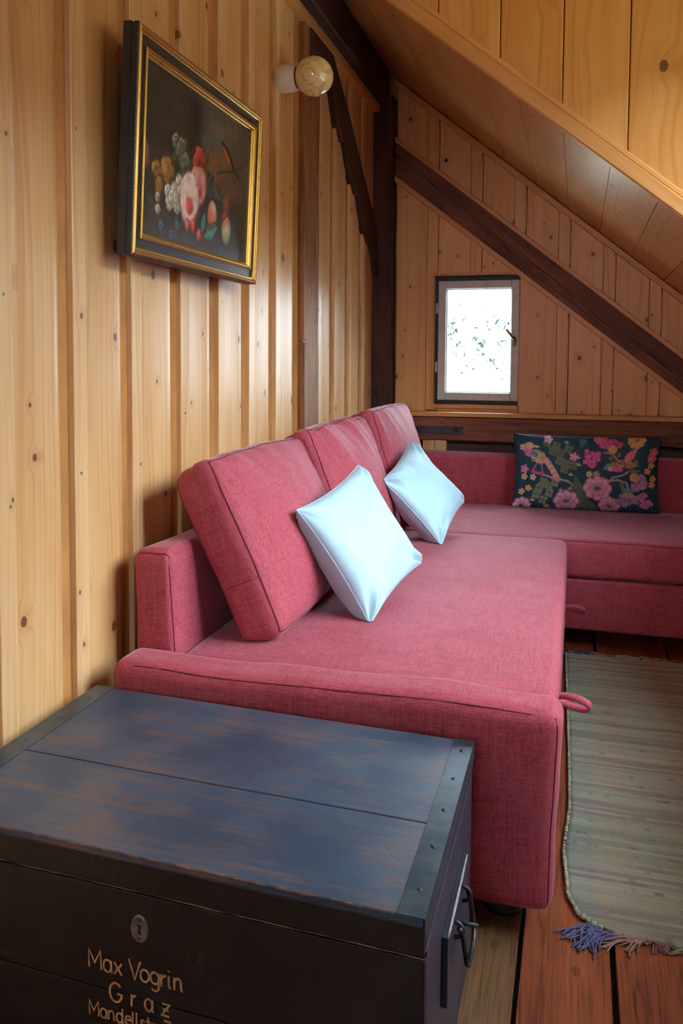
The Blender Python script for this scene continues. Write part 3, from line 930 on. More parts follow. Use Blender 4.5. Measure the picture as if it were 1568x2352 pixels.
# ------------------------------------------------------------------ back cushions
CPL = []
def back_cushion(label, cx, cz, y0, y1, lean, seed, hz=0.245, ht=0.066, yawd=0.0, crease=0.0):
    half = (ht, (y1 - y0) / 2, hz)
    m = Matrix.Translation((cx, (y0 + y1) / 2, cz)) @ Matrix.Rotation(math.radians(yawd), 4, 'Z') @ Matrix.Rotation(math.radians(-lean), 4, 'Y')
    mi = m.inverted()
    def deform(p):
        q = Vector(p)
        a, b, c = q.x / half[0], q.y / half[1], q.z / half[2]
        q.x += (0.058 if a > 0 else 0.012) * a * (1 - b * b) * (1 - c * c)
        q.z += 0.012 * (1 - b * b) * (c if c > 0 else 0) - 0.010 * (abs(b) ** 6) * (1 if c > 0 else 0) * 0.5
        q.y *= 1 - 0.012 * (1 - c * c)
        q.x += 0.004 * fbm(q + Vector((seed, 0, 0)), 6.0)
        # creases gathered at the upper edge
        if c > 0.2:
            w = (c - 0.2) / 0.8
            q.x += crease * w * fbm(Vector((q.y * 16 + q.z * 7, q.z * 3, seed)), 1.0, 2) * (0.4 + 0.6 * abs(b))
            q.z += crease * 0.6 * w * fbm(Vector((q.y * 9, seed, 3.0)), 1.0, 2)
        # dog-eared corners with a small tuck
        e = max(0.0, abs(b) - 0.82) / 0.18
        if c > 0.8: q.z += 0.012 * e * (1 if a > 0 else 0.2)
        wq = m @ q
        if wq.z < 0.4625: wq.z = 0.4625 + 0.001 * (wq.z - 0.4625)
        if wq.x < 0.020: wq.x = 0.020
        return mi @ wq
    vs, fs = softbox(half, 0.040, (5, 34, 30), deform)
    CPL.append((m @ Vector((ht + 0.036, 0, 0)), (m.to_3x3() @ Vector((1, 0, 0))).normalized()))
    o = link('back_cushion', mesh_from(vs, fs, True), M['fabric'], None, m)
    tag(o, label, 'cushion', 'red back cushions on the sofa')
    for sg in (1, -1):
        p = seam_path(half, 0.040, 0, sg, deform, 24)
        link('seam', Geo().add(tube_geo(p, 0.0019, 5, True)).mesh(), M['seam'], o, m)
    p = [Vector(deform(softmap(half, 0.040)((half[0] * t, -half[1], -0.08)))) for t in (-0.9, -0.5, 0, 0.5, 0.9)]
    link('zip_seam', Geo().add(tube_geo(p, 0.0012, 5)).mesh(), M['seam'], o, m)
    return o
back_cushion('red linen back cushion nearest the dark trunk, propped behind first white pillow', 0.247, 0.677, 1.962, 2.705, 25.0, 1.3, crease=0.009)
back_cushion('middle red linen back cushion, between the other two red ones', 0.258, 0.692, 2.712, 3.470, 20.5, 6.1, hz=0.250, crease=0.026)
back_cushion('red linen back cushion farthest along, closest to the window corner', 0.276, 0.708, 3.478, 4.235, 16.5, 9.7, hz=0.256, crease=0.020)


# ------------------------------------------------------------------ loose pillows
def pillow_mesh(w, h, tf, tb, seed, nu=64, nv=52, pinch=0.05, wr=0.004, p=2.6, q=0.5, colors=None, m=None, zmin=None, tuck=0.0, planes=()):
    us = np.sin(np.linspace(-1, 1, nu + 1) * math.pi / 2)
    vsn = np.sin(np.linspace(-1, 1, nv + 1) * math.pi / 2)
    verts, faces, idx, cols = [], [], {}, []
    mi = m.inverted() if m else None
    def pos(i, j, side):
        u, v = us[i], vsn[j]
        x = u * w / 2 * (1 - pinch * (1 - v * v))
        z = v * h / 2 * (1 - pinch * (1 - u * u))
        prof = max(0.0, (1 - abs(u) ** p) * (1 - abs(v) ** p)) ** q
        t = tf if side == 0 else tb
        y = (-1 if side == 0 else 1) * t * prof
        edge = min(1.0, 4 * (1 - max(abs(u), abs(v))))
        y += wr * edge * fbm(Vector((x * 6 + seed, z * 6, seed + side * 5)), 1.0, 3)
        du_, dv_ = 1 - abs(u), 1 - abs(v)
        ph_ = math.atan2(dv_ + 1e-6, du_ + 1e-6)
        kq = seed + (1.7 if u > 0 else 0.0) + (2.9 if v > 0 else 0.0)
        y += tuck * math.sin(ph_ * 9 + kq * 4) * (0.6 + 0.4 * math.sin(kq * 7)) * math.exp(-(du_ * du_ + dv_ * dv_) / 0.16) * min(1.0, 7 * min(du_, dv_) + 0.15)
        q_ = Vector((x, y, z))
        if m:
            wq = m @ q_
            for (pp, pn) in planes:
                dd_ = (wq - pp).dot(pn)
                if dd_ < 0: wq = wq - pn * dd_ * 0.9
            if zmin is not None and wq.z < zmin: wq.z = zmin
            q_ = mi @ wq
        return q_
    def vid(i, j, side):
        key = (i, j, 0) if (i in (0, nu) or j in (0, nv)) else (i, j, side)
        if key not in idx:
            idx[key] = len(verts)
            verts.append(pos(i, j, key[2] if key[2] else side))
            cols.append((us[i], vsn[j], side))
        return idx[key]
    for side in (0, 1):
        for i in range(nu):
            for j in range(nv):
                qd = [vid(i, j, side), vid(i + 1, j, side), vid(i + 1, j + 1, side), vid(i, j + 1, side)]
                faces.append(qd if side == 0 else qd[::-1])
    me = mesh_from(verts, faces, True)
    rim = [verts[idx[(i, 0, 0)]] for i in range(nu)] + [verts[idx[(nu, j, 0)]] for j in range(nv)] + [verts[idx[(i, nv, 0)]] for i in range(nu, 0, -1)] + [verts[idx[(0, j, 0)]] for j in range(nv, 0, -1)]
    return me, cols, rim


def basis(c, u, v):
    u, v = Vector(u).normalized(), Vector(v)
    v = (v - u * v.dot(u)).normalized()
    n = u.cross(v)            # towards the viewer; local -Y
    return frame_matrix(c, u, -n, v)

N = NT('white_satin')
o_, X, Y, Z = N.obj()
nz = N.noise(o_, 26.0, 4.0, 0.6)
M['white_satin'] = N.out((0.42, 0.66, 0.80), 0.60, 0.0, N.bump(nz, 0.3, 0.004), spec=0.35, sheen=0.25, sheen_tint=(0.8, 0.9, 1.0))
for (lab, c, u, v, w, h, seed) in (
        ('white satin scatter pillow nearest the trunk, the larger-looking of two', (0.494, 2.415, 0.646), (0.056, 0.42, 0.07), (-0.183, 0, 0.29), 0.455, 0.372, 2.2),
        ('white satin scatter pillow farther back, beside the window-end red cushion', (0.500, 3.425, 0.640), (0.03, 0.36, 0.10), (-0.205, 0.0, 0.245), 0.420, 0.350, 5.4)):
    m = basis(c, u, v)
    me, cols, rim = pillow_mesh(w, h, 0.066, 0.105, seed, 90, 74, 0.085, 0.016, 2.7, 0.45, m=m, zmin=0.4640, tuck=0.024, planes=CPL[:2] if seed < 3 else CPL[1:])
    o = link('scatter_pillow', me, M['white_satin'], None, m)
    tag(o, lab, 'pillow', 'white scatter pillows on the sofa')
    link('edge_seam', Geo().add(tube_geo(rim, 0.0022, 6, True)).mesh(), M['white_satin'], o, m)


# ------------------------------------------------------------------ colour drawing for printed cloth and the canvas
class Pic:
    """a small colour raster drawn with shapes; (u, v) run 0..1 from the lower left"""
    def __init__(self, w, h, aspect, bg):
        self.w, self.h = w, h
        self.U, self.V = np.meshgrid(np.linspace(0, 1, w), np.linspace(0, 1, h))
        self.asp = aspect
        self.a = np.zeros((h, w, 3)) + np.array(bg)
        self.r = np.random.RandomState(5)
        self.win(0, 1, 0, 1)
    def win(self, u0, u1, v0, v1):
        j0, j1 = max(0, int(u0 * self.w) - 1), min(self.w, int(u1 * self.w) + 2)
        i0, i1 = max(0, int(v0 * self.h) - 1), min(self.h, int(v1 * self.h) + 2)
        self.s = (slice(i0, max(i0, i1)), slice(j0, max(j0, j1)))
        return self.U[self.s], self.V[self.s]
    def blend(self, mask, col):
        s = self.s if mask.shape != self.U.shape else (slice(None), slice(None))
        mask = np.clip(mask, 0, 1)[..., None]
        self.a[s] = self.a[s] * (1 - mask) + np.asarray(col) * mask
    def local(self, u, v, rot, R):
        U, V = self.win(u - R / self.asp, u + R / self.asp, v - R, v + R)
        x, y = (U - u) * self.asp, V - v
        c, s = math.cos(rot), math.sin(rot)
        return x * c + y * s, -x * s + y * c
    def ell(self, u, v, rx, ry, col, rot=0, soft=0.25, alpha=1.0):
        x, y = self.local(u, v, rot, max(rx, ry) * (1 + soft))
        d = np.sqrt((x / rx) ** 2 + (y / ry) ** 2)
        self.blend(np.clip((1 - d) / soft + 0.5, 0, 1) * alpha, col)
    def ball(self, u, v, rx, ry, dark, light, rot=0, hx=-0.3, hy=0.35):
        x, y = self.local(u, v, rot, max(rx, ry) * 1.3)
        d = np.sqrt((x / rx) ** 2 + (y / ry) ** 2)
        l = np.clip(1.1 - np.sqrt((x / rx - hx) ** 2 + (y / ry - hy) ** 2) * 0.85, 0, 1)[..., None]
        c = np.asarray(dark) * (1 - l) + np.asarray(light) * l
        self.blend(np.clip((1 - d) / 0.18 + 0.5, 0, 1), c)
    def petals(self, u, v, R, n, col, edge, core=None, squash=1.0, rot0=0.0, rings=1):
        for k in range(rings):
            rr = R * (1 - 0.42 * k)
            for i in range(n):
                an = rot0 + k * 0.4 + 2 * math.pi * i / n
                pu, pv = u + math.cos(an) * rr * 0.6 / self.asp, v + math.sin(an) * rr * 0.6 * squash
                self.ell(pu, pv, rr * 0.48, rr * 0.40, edge, an)
                self.ell(pu, pv, rr * 0.40, rr * 0.32, [c * (1 - 0.12 * k) for c in col], an)
        if core is not None: self.ell(u, v, R * 0.24, R * 0.18, core)
    def bloom(self, u, v, R, dark, mid, light, n=40, squash=1.0, dab=0.28):
        """a flower head as overlapping brush dabs, lighter towards the upper left"""
        self.ell(u, v, R, R * squash, dark, 0, 0.5, 0.9)
        dark, mid, light = (np.asarray(c) for c in (dark, mid, light))
        for k in range(n):
            t = math.sqrt((n - k) / n)
            an = self.r.rand() * 6.283
            du, dv = math.cos(an) * R * 0.85 * t, math.sin(an) * R * 0.85 * t * squash
            lit = 0.5 - 0.35 * du / R + 0.35 * dv / R + 0.35 * (self.r.rand() - 0.5)
            c = mid + (light - mid) * (lit - 0.5) * 2 if lit > 0.5 else dark + (mid - dark) * max(0.0, lit) * 2
            s_ = R * dab * (0.7 + 0.6 * self.r.rand())
            self.ell(u + du / self.asp, v + dv, s_, s_ * 0.5, c, an + 1.57, 0.6, 0.9)
    def leaf(self, u0, v0, u1, v1, wd, col, vein=None):
        x0, x1 = u0 * self.asp, u1 * self.asp
        L = math.hypot(x1 - x0, v1 - v0)
        rot = math.atan2(v1 - v0, x1 - x0)
        x, y = self.local(u0, v0, rot, L + wd)
        t = np.clip(x / L, 0, 1)
        hw = wd * np.sin(np.pi * t ** 0.8) + 1e-6
        inside = np.clip((hw - np.abs(y)) / (wd * 0.25) + 0.3, 0, 1) * ((x > 0) & (x < L))
        self.blend(inside, col)
        if vein is not None:
            vm = np.clip(1 - np.abs(y) / (wd * 0.12), 0, 1) * ((x > 0) & (x < L * 0.95))
            rib = np.clip(np.cos((x - np.abs(y) * 0.8) / L * 2 * math.pi * 7) * 3 - 1.6, 0, 1) * inside
            self.blend(np.maximum(vm, rib * 0.7), vein)
    def stroke(self, pts, wd, col):
        us, vs = [p[0] for p in pts], [p[1] for p in pts]
        U, V = self.win(min(us) - 2 * wd, max(us) + 2 * wd, min(vs) - 2 * wd, max(vs) + 2 * wd)
        m = np.zeros(U.shape)
        for (a, b) in zip(pts[:-1], pts[1:]):
            ax_, ay, bx_, by = a[0] * self.asp, a[1], b[0] * self.asp, b[1]
            dx, dy = bx_ - ax_, by - ay
            L2 = dx * dx + dy * dy + 1e-9
            x, y = U * self.asp - ax_, V - ay
            t = np.clip((x * dx + y * dy) / L2, 0, 1)
            d = np.hypot(x - t * dx, y - t * dy)
            m = np.maximum(m, np.clip((wd - d) / (wd * 0.5) + 0.5, 0, 1))
        self.blend(m, col)
    def noise(self, amp, cell):
        n = self.r.rand(self.h // cell + 2, self.w // cell + 2)
        yy, xx = np.mgrid[0:self.h, 0:self.w] / cell
        y0, x0 = yy.astype(int), xx.astype(int)
        fy, fx_ = yy - y0, xx - x0
        v = (n[y0, x0] * (1 - fx_) + n[y0, x0 + 1] * fx_) * (1 - fy) + (n[y0 + 1, x0] * (1 - fx_) + n[y0 + 1, x0 + 1] * fx_) * fy
        self.a = self.a * (1 + amp * (v[..., None] - 0.5) * 2)
    def at(self, u, v):
        i = min(self.h - 1, max(0, int(round(v * (self.h - 1)))))
        j = min(self.w - 1, max(0, int(round(u * (self.w - 1)))))
        return self.a[i, j]
    def grid(self, us, vs):
        J = np.clip(np.round(np.asarray(us) * (self.w - 1)).astype(int), 0, self.w - 1)
        I = np.clip(np.round(np.asarray(vs) * (self.h - 1)).astype(int), 0, self.h - 1)
        return self.a[I, J]


def set_vcol(me, cols):
    at = me.color_attributes.new('print', 'FLOAT_COLOR', 'POINT')
    buf = np.ones((len(me.vertices), 4), dtype=np.float32)
    buf[:, :3] = np.asarray(cols, dtype=np.float32)
    at.data.foreach_set('color', buf.ravel())


def print_mat(name, rough, spec=0.4, weave=0.0, sheen=0.0):
    N = NT(name)
    at = N.n('ShaderNodeAttribute', attribute_name='print')
    o, X, Y, Z = N.obj()
    nz = N.noise(o, 900.0 if weave else 240.0, 2.0)
    c = N.mix(N.math('MULTIPLY', nz, 0.22), at.outputs['Color'], (0.02, 0.02, 0.02))
    return N.out(c, rough, 0.0, N.bump(nz, 0.15, 0.001), spec=spec, sheen=sheen)

# floral print
P = Pic(520, 290, 1.95, (0.010, 0.052, 0.078))
green, green2, gd = (0.115, 0.150, 0.095), (0.16, 0.21, 0.15), (0.05, 0.09, 0.065)
pink, pink2, mag, cream, och = (0.62, 0.26, 0.42), (0.72, 0.42, 0.55), (0.55, 0.06, 0.24), (0.62, 0.48, 0.34), (0.50, 0.30, 0.13)
blue, lil = (0.10, 0.22, 0.36), (0.34, 0.22, 0.42)
def clover(u, v, R, c):
    for an in (0.5, 2.1, 3.7, 5.2):
        P.ell(u + math.cos(an) * R * 0.55 / P.asp, v + math.sin(an) * R * 0.55, R * 0.62, R * 0.55, gd, an)
        P.ell(u + math.cos(an) * R * 0.55 / P.asp, v + math.sin(an) * R * 0.55, R * 0.54, R * 0.46, c, an)
    P.ell(u, v, R * 0.25, R * 0.2, (0.05, 0.09, 0.06))
for (u, v) in ((0.274, 0.78), (0.326, 0.766), (0.32, 0.66), (0.363, 0.628), (0.356, 0.542), (0.236, 0.903), (0.385, 0.822), (0.30, 0.86), (0.42, 0.60)): clover(u, v, 0.062, green)
for (u, v) in ((0.208, 0.36), (0.251, 0.314), (0.162, 0.189), (0.254, 0.215), (0.215, 0.113), (0.18, 0.27), (0.29, 0.36)): clover(u, v, 0.062, green2)
for (a, b) in (((0.178, 0.40), (0.11, 0.10)), ((0.14, 0.10), (0.12, 0.24))): pass
for (u, v) in ((0.14, 0.10), (0.115, 0.25), (0.335, 0.245), (0.45, 0.70), (0.455, 0.60), (0.37, 0.90), (0.40, 0.46), (0.40, 0.27), (0.62, 0.42)):
    for an in (0.3, 1.4, 2.5): P.stroke([(u, v), (u + 0.018 * math.cos(an), v + 0.04 * math.sin(an))], 0.006, cream)
for (u, v, k) in ((0.421, 0.719, pink), (0.244, 0.949, pink2), (0.068, 0.527, pink), (0.965, 0.80, (0.55, 0.14, 0.20)), (0.955, 0.72, (0.55, 0.14, 0.20))): P.petals(u, v, 0.060, 5, k, mag, cream)
for (u, v, k) in ((0.068, 0.424, cream), (0.133, 0.421, cream), (0.531, 0.489, cream), (0.58, 0.493, och), (0.957, 0.633, och), (0.932, 0.556, och), (0.968, 0.462, och), (0.06, 0.82, cream), (0.10, 0.27, och), (0.055, 0.22, cream), (0.243, 0.012, och), (0.96, 0.38, och)): P.petals(u, v, 0.045, 5, k, (0.35, 0.22, 0.10), och)
# long tailed bird on its branch
P.stroke([(0.13, 0.49), (0.20, 0.46), (0.30, 0.41), (0.38, 0.385), (0.42, 0.33)], 0.012, (0.40, 0.27, 0.28))
for i in range(10):
    t = i / 9
    P.ell(0.225 + 0.085 * t, 0.655 - 0.25 * t ** 1.1, 0.050 - 0.012 * t, 0.040, (0.48, 0.24, 0.28) if i % 2 else (0.58, 0.36, 0.30), -0.9)
P.ell(0.17, 0.70, 0.12, 0.082, (0.50, 0.32, 0.18), -0.55)
for i in range(60):
    P.ell(0.125 + 0.09 * P.r.rand(), 0.63 + 0.13 * P.r.rand(), 0.012, 0.007, (0.30, 0.17, 0.12) if i % 2 else (0.68, 0.47, 0.28), -0.5)
P.ell(0.095, 0.78, 0.055, 0.085, (0.55, 0.16, 0.34), 0.2)
P.ell(0.108, 0.845, 0.062, 0.050, (0.66, 0.36, 0.20), 0.2)
P.leaf(0.135, 0.845, 0.185, 0.835, 0.018, (0.60, 0.46, 0.22))
P.ell(0.142, 0.735, 0.055, 0.035, (0.05, 0.22, 0.32), -0.3)
for (u0, v0, u1, v1) in ((0.155, 0.60, 0.125, 0.50), (0.19, 0.60, 0.20, 0.50)): P.stroke([(u0, v0), (u1, v1)], 0.008, (0.50, 0.12, 0.36))
P.ell(0.14, 0.49, 0.05, 0.02, mag); P.ell(0.19, 0.475, 0.05, 0.02, mag)
# big leaves and peonies
P.leaf(0.49, 0.10, 0.425, 0.50, 0.055, (0.11, 0.17, 0.12), (0.03, 0.07, 0.06))
P.leaf(0.49, 0.10, 0.395, 0.36, 0.045, (0.10, 0.16, 0.12), (0.03, 0.07, 0.06))
P.leaf(0.50, 0.12, 0.55, 0.30, 0.035, (0.11, 0.17, 0.12), (0.03, 0.07, 0.06))
P.leaf(0.50, 0.12, 0.60, -0.02, 0.05, (0.12, 0.18, 0.13), (0.03, 0.07, 0.06))
P.leaf(0.50, 0.12, 0.42, -0.02, 0.05, (0.12, 0.18, 0.13), (0.03, 0.07, 0.06))
P.leaf(0.50, 0.12, 0.50, -0.06, 0.035, (0.12, 0.18, 0.13), (0.03, 0.07, 0.06))
P.leaf(0.72, 0.06, 0.76, 0.12, 0.03, (0.12, 0.18, 0.13)); P.leaf(0.57, 0.20, 0.60, 0.12, 0.03, (0.08, 0.13, 0.10))
for (u, v, R) in ((0.588, 0.305, 0.185), (0.376, 0.114, 0.165), (0.667, 0.076, 0.135), (0.066, 0.04, 0.12)):
    P.petals(u, v, R, 8, pink2, (0.45, 0.10, 0.28), None, 0.75)
    P.petals(u, v - 0.02, R * 0.62, 6, pink, (0.45, 0.10, 0.28), None, 0.75, 0.3)
    P.ell(u, v, R * 0.34, R * 0.22, (0.30, 0.28, 0.14)); P.ell(u, v - 0.01, R * 0.26, R * 0.15, (0.04, 0.14, 0.16))
# clustered small flowers
def cluster(cu, cv, ru, rv, n, c, core):
    for i in range(n):
        an, rr = P.r.rand() * 6.28, math.sqrt(P.r.rand())
        u, v = cu + ru * rr * math.cos(an), cv + rv * rr * math.sin(an)
        P.petals(u, v, 0.034, 5, c, (0.30, 0.03, 0.16), core)
P.leaf(0.60, 0.72, 0.56, 0.66, 0.03, och); P.leaf(0.69, 0.78, 0.68, 0.93, 0.07, (0.45, 0.34, 0.14))
cluster(0.545, 0.72, 0.055, 0.12, 26, (0.62, 0.10, 0.32), cream)
cluster(0.675, 0.915, 0.085, 0.055, 24, (0.62, 0.10, 0.32), cream)
P.leaf(0.69, 0.76, 0.685, 0.90, 0.055, (0.50, 0.36, 0.16))
P.petals(0.601, 0.985, 0.085, 9, (0.60, 0.13, 0.36), mag, (0.55, 0.30, 0.10))
cluster(0.873, 0.40, 0.05, 0.10, 24, (0.36, 0.26, 0.46), blue)
cluster(0.785, 0.175, 0.075, 0.085, 26, (0.28, 0.27, 0.50), (0.10, 0.25, 0.40))
cluster(0.907, 0.165, 0.045, 0.085, 16, (0.50, 0.20, 0.42), blue)
P.ell(0.84, 0.47, 0.06, 0.06, (0.42, 0.30, 0.14)); P.ell(0.795, 0.235, 0.07, 0.04, (0.42, 0.32, 0.16)); P.ell(0.80, 0.29, 0.09, 0.035, (0.05, 0.26, 0.34))
P.petals(0.844, 0.965, 0.115, 9, (0.62, 0.42, 0.20), (0.35, 0.20, 0.08), mag)
for i in range(12): P.leaf(0.48, 0.97, 0.43 + 0.10 * P.r.rand(), 0.82 + 0.12 * P.r.rand(), 0.014, (0.04, 0.17, 0.25))
# second bird
P.stroke([(0.655, 0.38), (0.70, 0.46), (0.76, 0.49), (0.80, 0.54)], 0.012, (0.38, 0.26, 0.26))
P.stroke([(0.66, 0.40), (0.73, 0.43), (0.79, 0.39), (0.80, 0.30)], 0.011, (0.38, 0.26, 0.26))
P.stroke([(0.63, 0.79), (0.69, 0.77), (0.72, 0.70)], 0.010, (0.38, 0.26, 0.26))
P.leaf(0.77, 0.66, 0.855, 0.86, 0.055, (0.60, 0.14, 0.28), (0.70, 0.42, 0.45)); P.leaf(0.74, 0.64, 0.875, 0.63, 0.05, (0.46, 0.24, 0.18), (0.20, 0.10, 0.10))
P.ell(0.735, 0.64, 0.11, 0.055, (0.42, 0.28, 0.12), 0.15); P.ell(0.71, 0.57, 0.10, 0.035, (0.60, 0.12, 0.34), -0.05)
for i in range(26): P.ell(0.70 + 0.09 * P.r.rand(), 0.60 + 0.08 * P.r.rand(), 0.012, 0.008, (0.14, 0.06, 0.08))
P.ell(0.662, 0.595, 0.045, 0.045, (0.10, 0.30, 0.36)); P.leaf(0.65, 0.585, 0.625, 0.565, 0.014, och); P.ell(0.675, 0.575, 0.03, 0.03, (0.66, 0.44, 0.22))
for (a, b, c, d) in ((0.80, 0.55, 0.885, 0.55), (0.80, 0.53, 0.83, 0.62), (0.72, 0.74, 0.745, 0.80), (0.66, 0.70, 0.70, 0.74), (0.75, 0.41, 0.765, 0.30), (0.86, 0.62, 0.84, 0.72)): P.leaf(a, b, c, d, 0.026, (0.12, 0.15, 0.09), (0.22, 0.22, 0.12))
P.noise(0.18, 9)
P.a = np.clip(P.a * 1.5, 0, 0.85)
m = basis((1.142, 4.303, 0.634), (1, 0, 0.0), (-0.012, 0.115, 1.0))
me, cols, rim = pillow_mesh(0.700, 0.372, 0.058, 0.034, 8.8, 300, 170, 0.045, 0.006, 3.0, 0.5, m=m, zmin=0.4570, tuck=0.010)
cu = np.array([c[0] for c in cols]); cv = np.array([c[1] for c in cols]); sd = np.array([c[2] for c in cols])
cc = P.grid((cu + 1) / 2, (cv + 1) / 2)
cc[sd == 1] = (0.012, 0.05, 0.07)
set_vcol(me, cc)
M['floral'] = print_mat('floral_cotton', 0.62, 0.3, 1.0, 0.15)
o = link('floral_pillow', me, M['floral'], None, m)
tag(o, 'dark teal rectangular pillow printed with birds and pink flowers against chaise back', 'pillow')
link('edge_seam', Geo().add(tube_geo(rim[::2], 0.0018, 5, True)).mesh(), plain('teal_seam', (0.015, 0.06, 0.08), 0.7), o, m)

# ------------------------------------------------------------------ framed painting
PW, PH, FW = 0.800, 0.540, 0.062
pic_m = Matrix.Translation((0.040, 2.204, 1.424)) @ Matrix.Rotation(math.radians(2.6), 4, 'Y') @ frame_matrix((0, 0, PH / 2), (0, 1, 0), (-1, 0, 0), (0, 0, 1))
picture = empty('framed_painting')
picture.matrix_basis = pic_m
tag(picture, 'dark still life of flowers, fruit and bird in gilt and black frame', 'painting')

def moulding(name, prof, w, h, mat):
    """mitred ring; prof = list of (inset, depth towards the viewer)"""
    vs, fs = [], []
    n = len(prof)
    for (sx, sz) in ((-1, -1), (1, -1), (1, 1), (-1, 1)):
        for (ins, dp) in prof: vs.append((sx * (w / 2 - ins), -dp, sz * (h / 2 - ins)))
    for c in range(4):
        c2 = (c + 1) % 4
        for k in range(n - 1): fs.append((c * n + k, c2 * n + k, c2 * n + k + 1, c * n + k + 1))
    return link(name, mesh_from(vs, fs), mat, picture, pic_m)
N = NT('gilding')
o_, X, Y, Z = N.obj()
nz = N.noise(o_, 60.0, 4.0, 0.65)
M['gold'] = N.out(N.mix(N.range(nz, 0.56, 0.78), (0.60, 0.34, 0.080), (0.22, 0.085, 0.03)), N.math('MULTIPLY_ADD', nz, 0.3, 0.18), 0.85, N.bump(nz, 0.2, 0.001))
N = NT('frame_black')
o_, X, Y, Z = N.obj()
nz = N.noise(N.vec(N.math('MULTIPLY', X, 12.0), Y, N.math('MULTIPLY', Z, 300.0)), 1.0, 3.0)
M['frame_black'] = N.out(N.mix(N.range(nz, 0.4, 0.7), (0.014, 0.017, 0.022), (0.045, 0.045, 0.042)), 0.35, 0.0, spec=0.6)
moulding('frame_side', [(0.0, -0.004), (0.0, 0.016), (0.002, 0.018), (0.0028, 0.018), (0.0028, 0.022), (0.0012, 0.023), (0.0012, 0.034), (0.004, 0.036)], PW, PH, M['frame_black'])
moulding('outer_moulding', [(0.004, 0.036), (0.0045, 0.038), (0.007, 0.0395), (0.0085, 0.037), (0.0095, 0.037), (0.0115, 0.0385), (0.0135, 0.037), (0.0145, 0.0345), (0.0155, 0.0345), (0.0185, 0.0355), (0.021, 0.033), (0.0215, 0.028)], PW, PH, M['gold'])
moulding('frieze', [(0.0215, 0.0295), (0.044, 0.0295)], PW, PH, M['frame_black'])
moulding('inner_moulding', [(0.0435, 0.029), (0.044, 0.0335), (0.0465, 0.0355), (0.049, 0.0345), (0.050, 0.032), (0.051, 0.032), (0.0535, 0.033), (0.056, 0.031), (0.057, 0.0275), (0.059, 0.027), (0.062, 0.024), (0.062, 0.018)], PW, PH, M['gold'])
link('back_board', box_mesh((-PW / 2 + 0.02, -0.012, -PH / 2 + 0.02), (PW / 2 - 0.02, -0.004, PH / 2 - 0.02)), M['frame_black'], picture, pic_m)
Q = Pic(320, 200, (PW - 2 * FW) / (PH - 2 * FW), (0.030, 0.022, 0.016))
U, V = Q.U, Q.V
Q.win(0, 1, 0, 1)
sky = np.clip((U - 0.40 - 0.06 * np.sin(V * 9)) / 0.10, 0, 1) * np.clip((V - 0.42) / 0.25, 0, 1)
Q.blend(sky, (0.070, 0.066, 0.050))
Q.ell(0.63, 0.72, 0.22, 0.14, (0.10, 0.115, 0.095), 0.3, 1.2, 0.8)
Q.ell(0.70, 0.865, 0.20, 0.045, (0.15, 0.11, 0.070), 0.1, 1.0, 0.8); Q.ell(0.78, 0.90, 0.12, 0.05, (0.13, 0.095, 0.06), 0.2, 1.0, 0.7)
Q.ell(0.62, 0.60, 0.26, 0.10, (0.20, 0.085, 0.035), 0.35, 1.3, 0.8); Q.ell(0.78, 0.52, 0.24, 0.10, (0.12, 0.055, 0.028), 0, 1.3, 0.7)
Q.ell(0.22, 0.80, 0.30, 0.22, (0.038, 0.030, 0.020), 0, 1.2, 0.8); Q.ell(0.42, 0.78, 0.08, 0.2, (0.016, 0.014, 0.011), 0, 1.0, 0.9)
Q.ell(0.3, 0.03, 0.5, 0.08, (0.060, 0.050, 0.050), 0.1, 1.2, 0.8); Q.ell(0.85, 0.02, 0.3, 0.06, (0.055, 0.050, 0.055), 0.1, 1.2, 0.8)
Q.ell(0.15, 0.14, 0.16, 0.06, (0.060, 0.046, 0.042), 0, 1.3, 0.7)
Q.ell(0.034, 0.467, 0.050, 0.080, (0.16, 0.060, 0.055), 0.1, 0.4); Q.ell(0.034, 0.467, 0.02, 0.07, (0.20, 0.09, 0.085), 0.1, 0.6)
lg = (0.035, 0.060, 0.035)
for (a, b, c, d) in ((0.30, 0.50, 0.36, 0.42), (0.36, 0.52, 0.30, 0.60), (0.38, 0.50, 0.43, 0.56), (0.36, 0.44, 0.40, 0.36), (0.24, 0.50, 0.28, 0.58), (0.53, 0.57, 0.57, 0.66), (0.10, 0.20, 0.06, 0.24), (0.30, 0.20, 0.27, 0.11), (0.36, 0.21, 0.34, 0.12)): Q.leaf(a, b, c, d, 0.028, lg, (0.07, 0.10, 0.06))
for (u, v) in ((0.263, 0.625), (0.322, 0.63), (0.355, 0.545), (0.30, 0.585), (0.325, 0.530)):
    Q.bloom(u, v, 0.055, (0.035, 0.060, 0.040), (0.16, 0.18, 0.12), (0.46, 0.44, 0.30), 26)
Q.ell(0.30, 0.565, 0.05, 0.06, (0.045, 0.075, 0.055), 0, 0.8, 0.7)
for (u, v, R) in ((0.119, 0.40, 0.062), (0.204, 0.43, 0.090), (0.14, 0.315, 0.055)): Q.bloom(u, v, R, (0.09, 0.04, 0.014), (0.26, 0.13, 0.038), (0.46, 0.27, 0.09), 34)
Q.bloom(0.477, 0.565, 0.105, (0.10, 0.010, 0.008), (0.38, 0.040, 0.020), (0.58, 0.10, 0.045), 60, 1.15)
Q.ell(0.482, 0.555, 0.035, 0.045, (0.07, 0.008, 0.008), 0, 0.9, 0.8)
